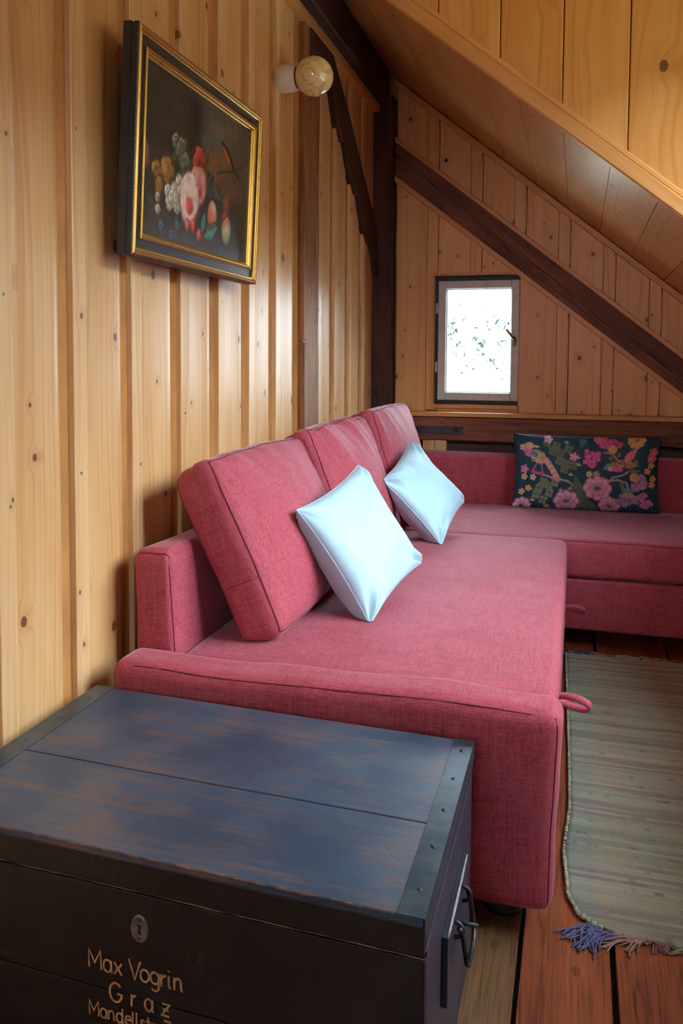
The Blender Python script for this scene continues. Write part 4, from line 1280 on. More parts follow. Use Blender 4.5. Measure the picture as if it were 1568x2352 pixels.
for (u, v) in ((0.299, 0.396), (0.263, 0.339), (0.211, 0.308), (0.223, 0.244), (0.286, 0.24), (0.24, 0.28), (0.28, 0.29), (0.31, 0.34)):
    Q.petals(u + 0.004, v - 0.006, 0.050, 7, (0.30, 0.28, 0.23), (0.12, 0.11, 0.09), None, 1.0, u * 30)
    Q.bloom(u, v, 0.042, (0.20, 0.18, 0.14), (0.50, 0.47, 0.39), (0.80, 0.77, 0.68), 20, 1.0, 0.34)
for (u, v) in ((0.131, 0.247), (0.137, 0.176)): Q.bloom(u, v, 0.032, (0.18, 0.14, 0.11), (0.48, 0.42, 0.36), (0.72, 0.66, 0.58), 14)
def rose(u, v, R, dark, mid, light, core):
    Q.bloom(u, v, R, dark, mid, light, 46, 1.15, 0.42)
    for k in range(7):
        an = 0.4 + k * 0.9
        Q.ell(u + math.cos(an) * R * 0.62 / Q.asp, v + math.sin(an) * R * 0.72, R * 0.40, R * 0.30, [a * 0.55 + b * 0.45 for a, b in zip(mid, light)], an + 1.57, 0.5, 0.75)
        Q.stroke([(u + math.cos(an) * R * 0.85 / Q.asp, v + math.sin(an) * R * 0.95), (u + math.cos(an + 0.5) * R * 0.9 / Q.asp, v + math.sin(an + 0.5) * R * 1.0)], 0.004, mid)
    Q.bloom(u + 0.006, v - R * 0.36, R * 0.42, [c * 0.5 for c in core], core, [min(1, c * 1.4 + 0.06) for c in core], 30)
rose(0.475, 0.425, 0.112, (0.22, 0.06, 0.05), (0.48, 0.19, 0.165), (0.66, 0.36, 0.32), (0.50, 0.065, 0.050))
rose(0.395, 0.315, 0.135, (0.30, 0.13, 0.11), (0.62, 0.40, 0.35), (0.82, 0.66, 0.60), (0.60, 0.085, 0.060))
for i in range(26):
    Q.ball(0.56 + 0.10 * Q.r.rand(), 0.38 + 0.16 * Q.r.rand(), 0.020, 0.022, (0.012, 0.014, 0.018), (0.075, 0.085, 0.090))
for (a, b, c, d) in ((0.60, 0.47, 0.70, 0.38), (0.70, 0.44, 0.76, 0.36), (0.76, 0.40, 0.80, 0.30)): Q.leaf(a, b, c, d, 0.03, (0.035, 0.060, 0.045), (0.08, 0.11, 0.08))
Q.ball(0.764, 0.375, 0.058, 0.075, (0.06, 0.025, 0.02), (0.26, 0.07, 0.04))
Q.ball(0.618, 0.265, 0.075, 0.098, (0.15, 0.05, 0.03), (0.50, 0.36, 0.20), 0, 0.2, 0.4); Q.ell(0.605, 0.245, 0.04, 0.06, (0.52, 0.085, 0.05), 0, 1.2, 0.75)
Q.ball(0.770, 0.198, 0.080, 0.100, (0.10, 0.085, 0.04), (0.42, 0.36, 0.20), 0, 0.0, 0.1); Q.ell(0.752, 0.270, 0.042, 0.045, (0.52, 0.07, 0.045), 0, 1.0, 0.85)
Q.stroke([(0.585, 0.195), (0.66, 0.225), (0.74, 0.27), (0.80, 0.335)], 0.007, (0.05, 0.025, 0.014))
Q.leaf(0.52, 0.13, 0.55, 0.27, 0.035, (0.05, 0.14, 0.105), (0.10, 0.22, 0.17)); Q.leaf(0.55, 0.10, 0.68, 0.20, 0.04, (0.05, 0.14, 0.12), (0.11, 0.24, 0.20)); Q.ell(0.60, 0.185, 0.06, 0.025, (0.10, 0.07, 0.045), 0.3)
for (u, v) in ((0.385, 0.142), (0.438, 0.150), (0.497, 0.100)): Q.ball(u, v, 0.034, 0.044, (0.22, 0.02, 0.015), (0.62, 0.13, 0.075))
for (u, v) in ((0.164, 0.084), (0.299, 0.118), (0.252, 0.050)): Q.petals(u, v, 0.032, 5, (0.06, 0.11, 0.19), (0.02, 0.035, 0.07), (0.02, 0.02, 0.04))
# bird on a twig
Q.stroke([(0.655, 0.56), (0.72, 0.60), (0.80, 0.62), (0.93, 0.70)], 0.009, (0.05, 0.025, 0.015)); Q.stroke([(0.74, 0.61), (0.77, 0.55)], 0.005, (0.05, 0.025, 0.015))
Q.leaf(0.69, 0.80, 0.86, 0.62, 0.036, (0.012, 0.014, 0.013)); Q.leaf(0.82, 0.66, 0.925, 0.575, 0.013, (0.014, 0.013, 0.012))
Q.leaf(0.705, 0.765, 0.81, 0.650, 0.020, (0.50, 0.085, 0.025)); Q.ell(0.705, 0.785, 0.022, 0.02, (0.012, 0.013, 0.013)); Q.leaf(0.695, 0.785, 0.675, 0.795, 0.008, (0.05, 0.04, 0.03))
Q.noise(0.25, 7)
Q.a = np.clip(Q.a * 1.35, 0, 0.9)
nx_, nz_ = 319, 199
iw, ih = PW - 2 * FW + 0.004, PH - 2 * FW + 0.004
uu_, vv_ = np.meshgrid(np.linspace(0, 1, nx_ + 1), np.linspace(0, 1, nz_ + 1))
vs = np.stack([(uu_.ravel() - 0.5) * iw, np.full(uu_.size, -0.0185), (vv_.ravel() - 0.5) * ih], 1)
I = np.arange((nx_ + 1) * (nz_ + 1)).reshape(nz_ + 1, nx_ + 1)
fs = np.stack([I[:-1, :-1].ravel(), I[:-1, 1:].ravel(), I[1:, 1:].ravel(), I[1:, :-1].ravel()], 1)
me = mesh_from(vs.tolist(), fs.tolist())
set_vcol(me, Q.grid(uu_.ravel(), vv_.ravel()))
M['canvas'] = print_mat('oil_canvas', 0.42, 0.35)
link('canvas', me, M['canvas'], picture, pic_m)

# ------------------------------------------------------------------ wall lamp
LY, LZ = 3.026, 2.222
lamp = empty('wall_lamp', (0.006, LY, LZ))
tag(lamp, 'marbled amber glass globe lamp on white ceramic wall base', 'lamp')
lm = frame_matrix((0.004, LY, LZ), (0, 1, 0), (0, 0, 1), (1, 0, 0))
g = Geo().add(lathe_geo([(0.0, 0.0), (0.0475, 0.0), (0.0495, 0.003), (0.0495, 0.028), (0.0485, 0.050), (0.0465, 0.064), (0.044, 0.070), (0.0, 0.070)], 40))
link('lamp_base', g.mesh(), M['white_paint'], lamp, lm)
g = Geo().add(lathe_geo([(0.0375, 0.066), (0.0385, 0.069), (0.0385, 0.078), (0.036, 0.080)], 40))
link('collar', g.mesh(), M['black'], lamp, lm)
R_ = 0.0715
prof = []
for k in range(29):
    a = math.radians(-58 + 148 * k / 28)
    prof.append((max(R_ * math.cos(a), 0.0), 0.135 + R_ * math.sin(a)))
prof = [(0.036, 0.070)] + prof
g = Geo().add(lathe_geo(prof, 48))
N = NT('marbled_glass')
o_, X, Y, Z = N.obj()
n1 = N.noise(o_, 11.0, 3.0, 0.5, 1.2)
v1 = N.range(N.math('ABSOLUTE', N.math('SUBTRACT', n1, 0.5)), 0.0, 0.045, 1.0, 0.0)
n2 = N.noise(o_, 9.0, 2.0, 0.5, 0.8)
c = N.mix(N.range(n2, 0.45, 0.68), (0.84, 0.70, 0.40), (0.84, 0.60, 0.24))
c = N.mix(N.math('MULTIPLY', v1, 0.55), c, (0.48, 0.22, 0.035))
N.b.inputs['Subsurface Weight'].default_value = 0.0
M['marble_glass'] = N.out(c, 0.08, 0.0, None, spec=0.6, coat=0.3, coat_rough=0.03)
link('glass_globe', g.mesh(), M['marble_glass'], lamp, lm)

# ------------------------------------------------------------------ old trunk
TW, TD, TH = 0.862, 0.545, 0.430
trunk_rz = math.atan2(-0.05066, 0.99872)
trunk = empty('wooden_trunk', (0.4887, 1.3687, 0.0), trunk_rz)
TM = trunk.matrix_basis.copy()
tag(trunk, 'old dark blue painted wooden trunk with iron edging and hand-lettered front', 'trunk')

def worn_paint(name, wear, axis, paint=(0.018, 0.042, 0.080), paint2=(0.032, 0.072, 0.125), wood=(0.17, 0.085, 0.048), rough=0.42, edge=None, patch=None):
    N = NT(name)
    o, X, Y, Z = N.obj()
    a, b, c_ = {'X': (X, Y, Z), 'Z': (Z, X, Y)}[axis]
    st = N.noise(N.vec(N.math('MULTIPLY', a, 7.0), N.math('MULTIPLY', b, 150.0), N.math('MULTIPLY', c_, 150.0)), 1.0, 4.0, 0.65)
    big = N.noise(o, 4.5, 4.0, 0.6)
    fine = N.noise(N.vec(N.math('MULTIPLY', a, 60.0), N.math('MULTIPLY', b, 500.0), N.math('MULTIPLY', c_, 500.0)), 1.0, 3.0, 0.6)
    scr = N.noise(N.vec(N.math('MULTIPLY', N.math('ADD', X, Y), 130.0), N.math('MULTIPLY', N.math('SUBTRACT', X, Y), 5.0), N.math('MULTIPLY', Z, 20.0)), 1.0, 1.0, 0.5, 0.6)
    scr = N.math('MULTIPLY', N.range(N.math('ABSOLUTE', N.math('SUBTRACT', scr, 0.5)), 0.0, 0.006, 1.0, 0.0), N.range(big, 0.55, 0.62))
    s = N.math('ADD', N.math('MULTIPLY', st, 0.6), N.math('MULTIPLY', big, 0.4))
    mk = N.range(s, 0.60 - wear, 0.68 - wear * 0.8)
    mk = N.math('MULTIPLY', mk, N.math('MULTIPLY_ADD', fine, 0.9, 0.15))
    if patch is not None:
        (pu, pv, ru, rv) = patch
        dx = N.math('DIVIDE', N.math('SUBTRACT', X, pu), ru)
        dz = N.math('DIVIDE', N.math('SUBTRACT', Z, pv), rv)
        d = N.math('SQRT', N.math('ADD', N.math('MULTIPLY', dx, dx), N.math('MULTIPLY', dz, dz)))
        pm = N.range(N.math('ADD', d, N.math('MULTIPLY', N.math('SUBTRACT', st, 0.5), 2.4)), 0.55, 1.05, 1.0, 0.0)
        mk = N.math('MAXIMUM', mk, N.math('MULTIPLY', pm, 0.75))
    c = N.mix(N.range(big, 0.35, 0.65), paint, paint2)
    c = N.mix(mk, c, wood)
    c = N.mix(N.math('MULTIPLY', scr, 0.35), c, (0.26, 0.24, 0.23))
    sp = N.n('ShaderNodeTexVoronoi', {'Vector': o, 'Scale': 42.0}, feature='F1')
    dots = N.range(sp.outputs['Distance'], 0.028, 0.05, 1.0, 0.0)
    sc = N.n('ShaderNodeSeparateColor', {0: sp.outputs['Color']})
    dots = N.math('MULTIPLY', dots, N.math('GREATER_THAN', sc.outputs[1], 0.93))
    c = N.mix(dots, c, (0.42, 0.44, 0.48))
    return N.out(c, N.math('MULTIPLY_ADD', st, 0.25, rough - 0.12), 0.0, N.bump(fine, 0.3, 0.0012), spec=0.55)
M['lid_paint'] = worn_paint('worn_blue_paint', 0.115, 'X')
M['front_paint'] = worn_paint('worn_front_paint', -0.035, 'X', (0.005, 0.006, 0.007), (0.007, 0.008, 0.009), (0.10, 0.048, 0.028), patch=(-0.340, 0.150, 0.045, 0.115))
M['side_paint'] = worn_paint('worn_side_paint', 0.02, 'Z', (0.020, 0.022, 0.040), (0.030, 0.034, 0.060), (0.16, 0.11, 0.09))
M['raw_edge'] = plain('worn_edge_wood', (0.17, 0.085, 0.055), 0.6, var=0.4, vscale=40)
N = NT('sheet_iron')
o_, X, Y, Z = N.obj()
nz = N.noise(o_, 22.0, 4.0, 0.6)
M['sheet_iron'] = N.out(N.mix(N.range(nz, 0.35, 0.7), (0.045, 0.075, 0.105), (0.085, 0.120, 0.150)), N.math('MULTIPLY_ADD', nz, 0.25, 0.24), 0.75, N.bump(nz, 0.15, 0.002))
M['letter'] = plain('ochre_lettering', (0.42, 0.235, 0.115), 0.7, var=0.35, vscale=140)

def tpart(name, me, mat, parent=None, m=None):
    if m is not None: me.transform(m)
    for v_ in me.vertices: v_.co.x -= 0.050 * v_.co.y       # the old carcass has racked out of square
    return link(name, me, mat, parent or trunk, TM)
hx, hy = TW / 2, TD / 2
LZ0 = 0.372      # parting line of the lid
# body walls: front board pair, back, two ends, bottom
for (z0, z1) in ((0.004, 0.205), (0.2062, 0.370)):
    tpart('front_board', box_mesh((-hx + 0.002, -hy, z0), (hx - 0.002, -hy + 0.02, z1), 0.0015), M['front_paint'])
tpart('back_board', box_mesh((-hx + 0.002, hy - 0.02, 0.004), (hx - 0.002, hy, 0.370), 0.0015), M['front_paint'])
for s in (-1, 1):
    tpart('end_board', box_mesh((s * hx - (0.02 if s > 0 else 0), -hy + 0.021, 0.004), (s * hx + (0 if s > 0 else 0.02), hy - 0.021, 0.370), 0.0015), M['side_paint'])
tpart('bottom_board', box_mesh((-hx + 0.021, -hy + 0.021, 0.004), (hx - 0.021, hy - 0.021, 0.02)), M['front_paint'])
lid = empty('lid')
lid.parent = trunk
lid.matrix_basis = Matrix.Translation((0, 0, LZ0))
def lpart(name, me, mat, m=None): return tpart(name, me, mat, lid, m)
lpart('lid_rim', box_mesh((-hx, -hy - 0.001, LZ0 + 0.002), (hx, -hy + 0.018, TH - 0.012), 0.0018), M['front_paint'])
lpart('lid_rim', box_mesh((-hx, hy - 0.018, LZ0 + 0.002), (hx, hy + 0.001, TH - 0.012), 0.0018), M['front_paint'])
for s in (-1, 1):
    lpart('lid_rim', box_mesh((s * hx - (0.018 if s > 0 else 0), -hy + 0.019, LZ0 + 0.002), (s * hx + (0 if s > 0 else 0.018), hy - 0.019, TH - 0.012), 0.0018), M['side_paint'])
ys = -hy + 0.230
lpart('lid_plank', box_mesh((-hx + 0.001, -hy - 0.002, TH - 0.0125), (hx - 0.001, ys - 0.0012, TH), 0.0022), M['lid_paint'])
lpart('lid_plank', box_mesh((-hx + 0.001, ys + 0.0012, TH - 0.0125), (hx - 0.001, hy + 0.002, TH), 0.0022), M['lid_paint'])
# bare worn wood along the lid's front arris and the parting line
random.seed(12)
def worn_edge(name, y, z, x0, x1, amp, par, skip=0.12):
    g = Geo()
    x = x0
    while x < x1:
        L = random.uniform(0.05, 0.16)
        n = 10
        pth = [(x + L * k / n, y - 0.0002, z + random.uniform(-0.0006, 0.0006)) for k in range(n + 1)]
        rr = [amp * (0.25 + 0.9 * random.random()) * (0.15 if k in (0, n) else 1) for k in range(n + 1)]
        g.add(tube_geo(pth, rr, 5))
        x += L + (random.uniform(0.0, 0.04) if random.random() < skip else 0.002)
    return tpart(name, g.mesh(), M['raw_edge'], par)
worn_edge('worn_edge', -hy - 0.0008, TH - 0.0016, -hx + 0.002, hx - 0.04, 0.0024, lid)
worn_edge('worn_edge', -hy - 0.0002, LZ0 + 0.0015, -hx + 0.002, hx - 0.004, 0.0014, lid, 0.4)
worn_edge('worn_edge', hy + 0.001, TH - 0.0016, -hx + 0.05, hx - 0.04, 0.0016, lid, 0.5)
# sheet-iron angle strips over the lid's ends
for s, wdt in ((1, 0.038), (-1, 0.046)):
    bm = bmesh.new()
    xa, xb = sorted((s * (hx - wdt), s * (hx + 0.0016)))
    add_box(bm, (xa, -hy - 0.003, TH - 0.0008), (xb, hy + 0.003, TH + 0.0014), 0.0006)
    xa, xb = sorted((s * hx, s * (hx + 0.0016)))
    add_box(bm, (xa, -hy - 0.003, TH - 0.030), (xb, hy + 0.003, TH + 0.0012), 0.0006)
    lpart('iron_strip', bm_mesh(bm), M['sheet_iron'])
    for y in (-0.215, -0.105, 0.005, 0.115, 0.225) if s > 0 else (-0.15, -0.01, 0.10, 0.21):
        g = Geo().add(lathe_geo([(0.0, 0.0012), (0.0030, 0.0011), (0.0042, 0.0002), (0.0042, -0.001)], 14))
        sc = lpart('screw', g.mesh(), M['sheet_iron'], Matrix.Translation((s * (hx - wdt * 0.45), y, TH + 0.0014)))
        if s > 0:
            lpart('screw_slot', box_mesh((-0.0035, -0.0005, 0), (0.0035, 0.0005, 0.0016)), M['black'], Matrix.Translation((s * (hx - wdt * 0.45), y, TH + 0.0014)) @ Matrix.Rotation(y * 9, 4, 'Z'))
# dark iron corner guards down the front right edge
bm = bmesh.new()
add_box(bm, (hx - 0.055, -hy - 0.0012, 0.004), (hx + 0.0012, -hy, 0.368), 0.0004)
add_box(bm, (hx, -hy - 0.0012, 0.004), (hx + 0.0012, -hy + 0.012, 0.368), 0.0004)
tpart('corner_guard', bm_mesh(bm), plain('guard_black', (0.010, 0.009, 0.009), 0.5, var=0.4))
# keyhole plate
fm = lambda s, z: Matrix.Translation((hx + s, -hy - 0.0004, z)) @ Matrix(((1, 0, 0, 0), (0, 0, -1, 0), (0, 1, 0, 0), (0, 0, 0, 1)))
g = Geo().add(lathe_geo([(0.0, 0.0018), (0.0118, 0.0018), (0.0135, 0.0026), (0.015, 0.0018), (0.0155, 0.0)], 32))
g.v = [(v[0], v[1] * 1.42, v[2]) for v in g.v]
esc = tpart('keyhole_plate', g.mesh(), plain('zinc_plate', (0.20, 0.19, 0.18), 0.45, 0.6, var=0.25, vscale=60), None, fm(-0.436, 0.317))
kh = []
for k in range(16):
    a = math.radians(-60 + 300 * k / 15)
    kh.append((0.0036 * math.cos(a), 0.004 + 0.0036 * math.sin(a), 0.0021))
kh += [(-0.0032, -0.0085, 0.0021), (0.0032, -0.0085, 0.0021)]
tpart('keyhole', mesh_from(kh, [tuple(range(len(kh)))]), M['black'], esc, fm(-0.436, 0.317))
for z in (0.0145, -0.0145):
    g = Geo().add(lathe_geo([(0.0, 0.0030), (0.0022, 0.0026), (0.0028, 0.0018)], 12))
    tpart('rivet', g.mesh(), M['iron'], esc, fm(-0.436, 0.317 + z))

# lettering: brush-like strokes
def arc(cx, cy, rx, ry, a0, a1, n=14): return [(cx + rx * math.cos(math.radians(a0 + (a1 - a0) * k / n)), cy + ry * math.sin(math.radians(a0 + (a1 - a0) * k / n))) for k in range(n + 1)]
GL = {
    'M': ([[(0.02, 0), (0.0, 1), (0.36, 0.32), (0.72, 1), (0.76, 0)]], 0.90),
    'a': ([arc(0.24, 0.32, 0.24, 0.32, 40, 400, 20), [(0.48, 0.64), (0.47, 0.10), (0.56, 0.0)]], 0.66),
    'x': ([[(0, 0.62), (0.46, 0)], [(0.46, 0.62), (0, 0)]], 0.66),
    'V': ([[(0, 1), (0.36, 0), (0.70, 1)]], 0.70),
    'o': ([arc(0.25, 0.32, 0.25, 0.32, 0, 360, 22)], 0.60),
    'g': ([arc(0.24, 0.34, 0.24, 0.30, 0, 360, 20), [(0.48, 0.64), (0.48, -0.12)] + arc(0.26, -0.12, 0.22, 0.20, 0, -150, 8)], 0.62),
    'r': ([[(0, 0), (0, 0.64)], [(0, 0.36), (0.10, 0.54), (0.30, 0.62)]], 0.44),
    'i': ([[(0, 0.64), (0.01, 0.10), (0.12, 0)], [(0.0, 0.86), (0.02, 0.92)]], 0.32),
    'n': ([[(0, 0), (0, 0.64)], [(0, 0.44), (0.10, 0.58), (0.24, 0.64), (0.37, 0.54), (0.40, 0.10), (0.48, 0.0)]], 0.62),
    'G': ([arc(0.40, 0.5, 0.40, 0.5, 42, 335, 22) + [(0.78, 0.44), (0.50, 0.46)]], 1.0),
    'z': ([[(0, 0.62), (0.46, 0.60), (0.0, 0.02), (0.46, 0.0)], [(0.04, 0.33), (0.42, 0.31)]], 0.6),
    'd': ([arc(0.24, 0.32, 0.24, 0.32, 40, 400, 20), [(0.48, 1.0), (0.47, 0.10), (0.56, 0.0)]], 0.68),
    'e': ([[(0.04, 0.34), (0.46, 0.36)] + arc(0.25, 0.32, 0.23, 0.30, 8, 310, 18)], 0.60),
    'l': ([[(0, 1), (0, 0.12), (0.10, 0)]], 0.30),
    's': ([[(0.34, 0.54), (0.20, 0.63), (0.04, 0.52), (0.10, 0.38), (0.28, 0.28), (0.34, 0.14), (0.18, 0.0), (0.0, 0.10)]], 0.48),
    't': ([[(0.12, 0.92), (0.12, 0.12), (0.26, 0)], [(-0.04, 0.62), (0.30, 0.62)]], 0.42),
    '.': ([[(0.0, 0.02), (0.02, 0.04)]], 0.26),
    '7': ([[(0, 1), (0.46, 1), (0.16, 0)]], 0.6),
    'S': ([[(0.62, 0.80), (0.44, 0.97), (0.18, 0.95), (0.06, 0.76), (0.18, 0.58), (0.48, 0.44), (0.60, 0.24), (0.44, 0.03), (0.16, 0.02), (0.0, 0.18)]], 0.78),
    ' ': ([], 0.22),
}
def ribbon(pts, w):
    P_ = [Vector((p[0], p[1])) for p in pts]
    vs, fs = [], []
    n = len(P_)
    for k in range(n):
        d0 = (P_[k] - P_[k - 1]).normalized() if k > 0 else (P_[1] - P_[0]).normalized()
        d1 = (P_[k + 1] - P_[k]).normalized() if k < n - 1 else d0
        t = d0 + d1
        t = d0 if t.length < 1e-4 else t.normalized()
        nn = Vector((-t.y, t.x))
        s = 1 / max(0.55, nn.dot(Vector((-d0.y, d0.x))))
        vs += [P_[k] + nn * w / 2 * s, P_[k] - nn * w / 2 * s]
    for k in range(n - 1): fs.append((2 * k, 2 * k + 1, 2 * k + 3, 2 * k + 2))
    return vs, fs
def letter_line(text, s0, z0, cap, sx, wd, track=0.0):
    for ch in text:
        gl_, adv = GL[ch]
        if gl_:
            g = Geo()
            for stt in gl_:
                vs, fs = ribbon([(p[0] * cap * sx, p[1] * cap) for p in stt], wd)
                g.add(([(v.x, v.y, 0.0002 + 0.00005 * len(g.v) / 10) for v in vs], fs))
            tpart('letter', g.mesh(False), M['letter'], None, fm(s0, z0))
        s0 += (adv * sx + track) * cap
letter_line('Max Vogrin', -0.5270, 0.2350, 0.0300, 0.97, 0.0036)
letter_line('Graz', -0.4900, 0.1905, 0.0300, 0.90, 0.0036, 0.38)
letter_line('Mandellstr. 7', -0.5270, 0.1590, 0.0235, 0.95, 0.0031)
letter_line('St', -0.5050, 0.1210, 0.0280, 0.90, 0.0034)

# carrying handle on the right end: backing plate, two staples, swinging bail
sm = lambda y, z: Matrix.Translation((hx, y, z)) @ Matrix(((0, 0, 1, 0), (1, 0, 0, 0), (0, 1, 0, 0), (0, 0, 0, 1)))   # local x=y, y=z, z=out
hp = tpart('handle_plate', box_mesh((hx, -0.115, 0.185), (hx + 0.010, 0.115, 0.297), 0.0015), M['side_paint'])
tpart('worn_edge', Geo().add(tube_geo([(hx + 0.0095, -0.113 + 0.0226 * k, 0.2965) for k in range(11)], [0.0018 + 0.0012 * random.random() for _ in range(11)], 5)).mesh(), plain('worn_plate_edge', (0.30, 0.27, 0.28), 0.6, var=0.3, vscale=60), hp)
for y in (-0.040, 0.055):
    pth = [(hx + 0.008 + 0.016 * math.sin(math.radians(a)), y, 0.262 + 0.013 * math.cos(math.radians(a))) for a in range(0, 181, 15)]
    tpart('staple', Geo().add(tube_geo(pth, 0.0034, 8)).mesh(), M['iron'], hp)
pth = [(hx + 0.018, -0.046, 0.268), (hx + 0.020, -0.043, 0.262), (hx + 0.024, -0.042, 0.250), (hx + 0.028, -0.042, 0.225), (hx + 0.030, -0.040, 0.208), (hx + 0.032, -0.030, 0.200),
       (hx + 0.033, 0.008, 0.198), (hx + 0.032, 0.045, 0.200), (hx + 0.030, 0.055, 0.208), (hx + 0.028, 0.057, 0.225), (hx + 0.024, 0.057, 0.250), (hx + 0.020, 0.058, 0.262), (hx + 0.018, 0.061, 0.268)]
tpart('bail_handle', Geo().add(tube_geo(pth, 0.0042, 10)).mesh(), plain('worn_iron', (0.06, 0.06, 0.065), 0.4, 0.7, var=0.4, vscale=50), hp)
tpart('bolt', Geo().add(tube_geo([(hx + 0.004, 0.17, 0.345), (hx + 0.0045, 0.17, 0.345)], 0.003, 10)).mesh(), plain('copper_nail', (0.45, 0.17, 0.08), 0.4, 0.8), trunk)
tpart('staple_pin', Geo().add(tube_geo([(hx + 0.018, -0.022, 0.262), (hx + 0.045, -0.014, 0.258)], 0.0035, 8)).mesh(), M['iron'], hp)

# ------------------------------------------------------------------ rag rug
rug = empty('rag_rug', (1.55, 2.6, 0.0))
tag(rug, 'green and mauve striped woven rag rug with knotted fringes on red floorboards', 'rug')
def rug_left(y):
    pts = [(1.755, 1.190), (1.775, 1.150), (1.800, 1.125), (1.86, 1.104), (2.03, 1.092), (2.24, 1.104), (2.6, 1.098), (3.0, 1.088), (3.46, 1.078)]
    for (a, b), (c, d) in zip(pts[:-1], pts[1:]):
        if y <= c:
            t = (y - a) / (c - a)
            return b + (d - b) * max(0.0, t)
    return pts[-1][1]
def rug_near(x): return 1.752 + 0.006 * math.sin(x * 9) - 0.012 * (x > 1.5) * (x - 1.5)
def rug_z(x, y):
    rib = 0.0017 * abs(math.sin((y - 2.6) * math.pi * 78.0))
    e = 0.004 * fbm(Vector((x * 3.5, y * 5.0, 2.0)), 1.0, 2)
    return 0.0068 + max(-0.002, e) + 0.0045 * max(0.0, math.sin(y * 19.0 + x * 4.0)) * max(0, (x - 1.3)) + rib
nx, ny = 60, 800
RX1, RY1 = 1.985, 3.462
vs, fs = [], []
for j in range(ny + 1):
    tv = j / ny
    for i in range(nx + 1):
        tu = i / nx
        y = 1.752 + (RY1 - 1.752) * tv
        x = rug_left(y) + (RX1 - rug_left(y)) * tu
        yy = y if j else rug_near(x)
        vs.append((x - 1.55, yy - 2.6, rug_z(x, yy)))
n0 = len(vs)
for j in range(ny):
    for i in range(nx):
        a = j * (nx + 1) + i
        fs.append((a, a + 1, a + nx + 2, a + nx + 1))
rimi = [i for i in range(nx + 1)] + [j * (nx + 1) + nx for j in range(1, ny + 1)] + [ny * (nx + 1) + i for i in range(nx - 1, -1, -1)] + [j * (nx + 1) for j in range(ny - 1, 0, -1)]
for k in rimi: vs.append((vs[k][0], vs[k][1], 0.0008))
nr = len(rimi)
for k in range(nr):
    fs.append((rimi[k], n0 + k, n0 + (k + 1) % nr, rimi[(k + 1) % nr]))
N = NT('rag_weave')
o_, X, Y, Z = N.obj()
warp = N.ramp(N.range(X, -0.47, 0.43, 0, 1, False), [(0.0, (0.135, 0.185, 0.200)), (0.085, (0.135, 0.185, 0.200)), (0.10, (0.235, 0.200, 0.150)), (0.195, (0.24, 0.205, 0.150)), (0.21, (0.20, 0.235, 0.160)), (0.33, (0.20, 0.235, 0.155)), (0.345, (0.23, 0.18, 0.12)), (0.44, (0.22, 0.16, 0.085)), (0.47, (0.20, 0.155, 0.06)), (0.62, (0.14, 0.17, 0.10)), (1.0, (0.17, 0.15, 0.12))])
row = N.math('FLOOR', N.math('MULTIPLY', Y, 78.0))
wid = N.noise(N.vec(N.math('MULTIPLY', X, 0.5), N.math('MULTIPLY', row, 0.21), 3.0), 1.0, 3.0, 0.65)
rowr = N.n('ShaderNodeTexWhiteNoise', {'W': row}, noise_dimensions='1D').outputs['Value']
weft = N.ramp(wid, [(0.30, (0.045, 0.095, 0.090)), (0.38, (0.18, 0.225, 0.150)), (0.45, (0.34, 0.335, 0.235)), (0.51, (0.27, 0.25, 0.165)), (0.555, (0.150, 0.075, 0.110)), (0.59, (0.23, 0.26, 0.15)), (0.66, (0.10, 0.15, 0.085))])
c = N.mix(0.42, weft, warp)
c = N.mix(N.math('MULTIPLY', N.math('GREATER_THAN', rowr, 0.90), 0.55), c, (0.12, 0.055, 0.090))
c = N.mix(N.math('MULTIPLY', N.math('LESS_THAN', rowr, 0.10), 0.5), c, (0.33, 0.33, 0.28))
slub = N.noise(N.vec(N.math('MULTIPLY', X, 22.0), N.math('MULTIPLY', row, 7.7), 0.0), 1.0, 2.0)
c = N.mix(N.math('MULTIPLY', N.range(slub, 0.60, 0.72), 0.6), c, (0.045, 0.050, 0.045))
tw = N.math('SINE', N.math('MULTIPLY', N.math('ADD', X, N.math('MULTIPLY', row, 0.37)), 900.0))
c = N.mix(N.math('MULTIPLY', N.range(tw, 0.2, 0.9), 0.07), c, (0.42, 0.44, 0.40))
rib = N.math('ABSOLUTE', N.math('SINE', N.math('MULTIPLY', Y, math.pi * 78.0)))
c = N.mix(N.math('MULTIPLY', N.range(rib, 0.0, 0.35, 1.0, 0.0), N.math('MULTIPLY', rowr, 0.7)), c, (0.03, 0.032, 0.028))
c = N.mix(0.15, c, (0.52, 0.54, 0.42))
M['rag'] = N.out(c, 0.9, 0.0, N.bump(N.math('ADD', N.math('MULTIPLY', tw, 0.2), rib), 0.5, 0.002), spec=0.15)
link('woven_field', mesh_from(vs, fs, True), M['rag'], rug, Matrix.Translation((1.55, 2.6, 0.0)))
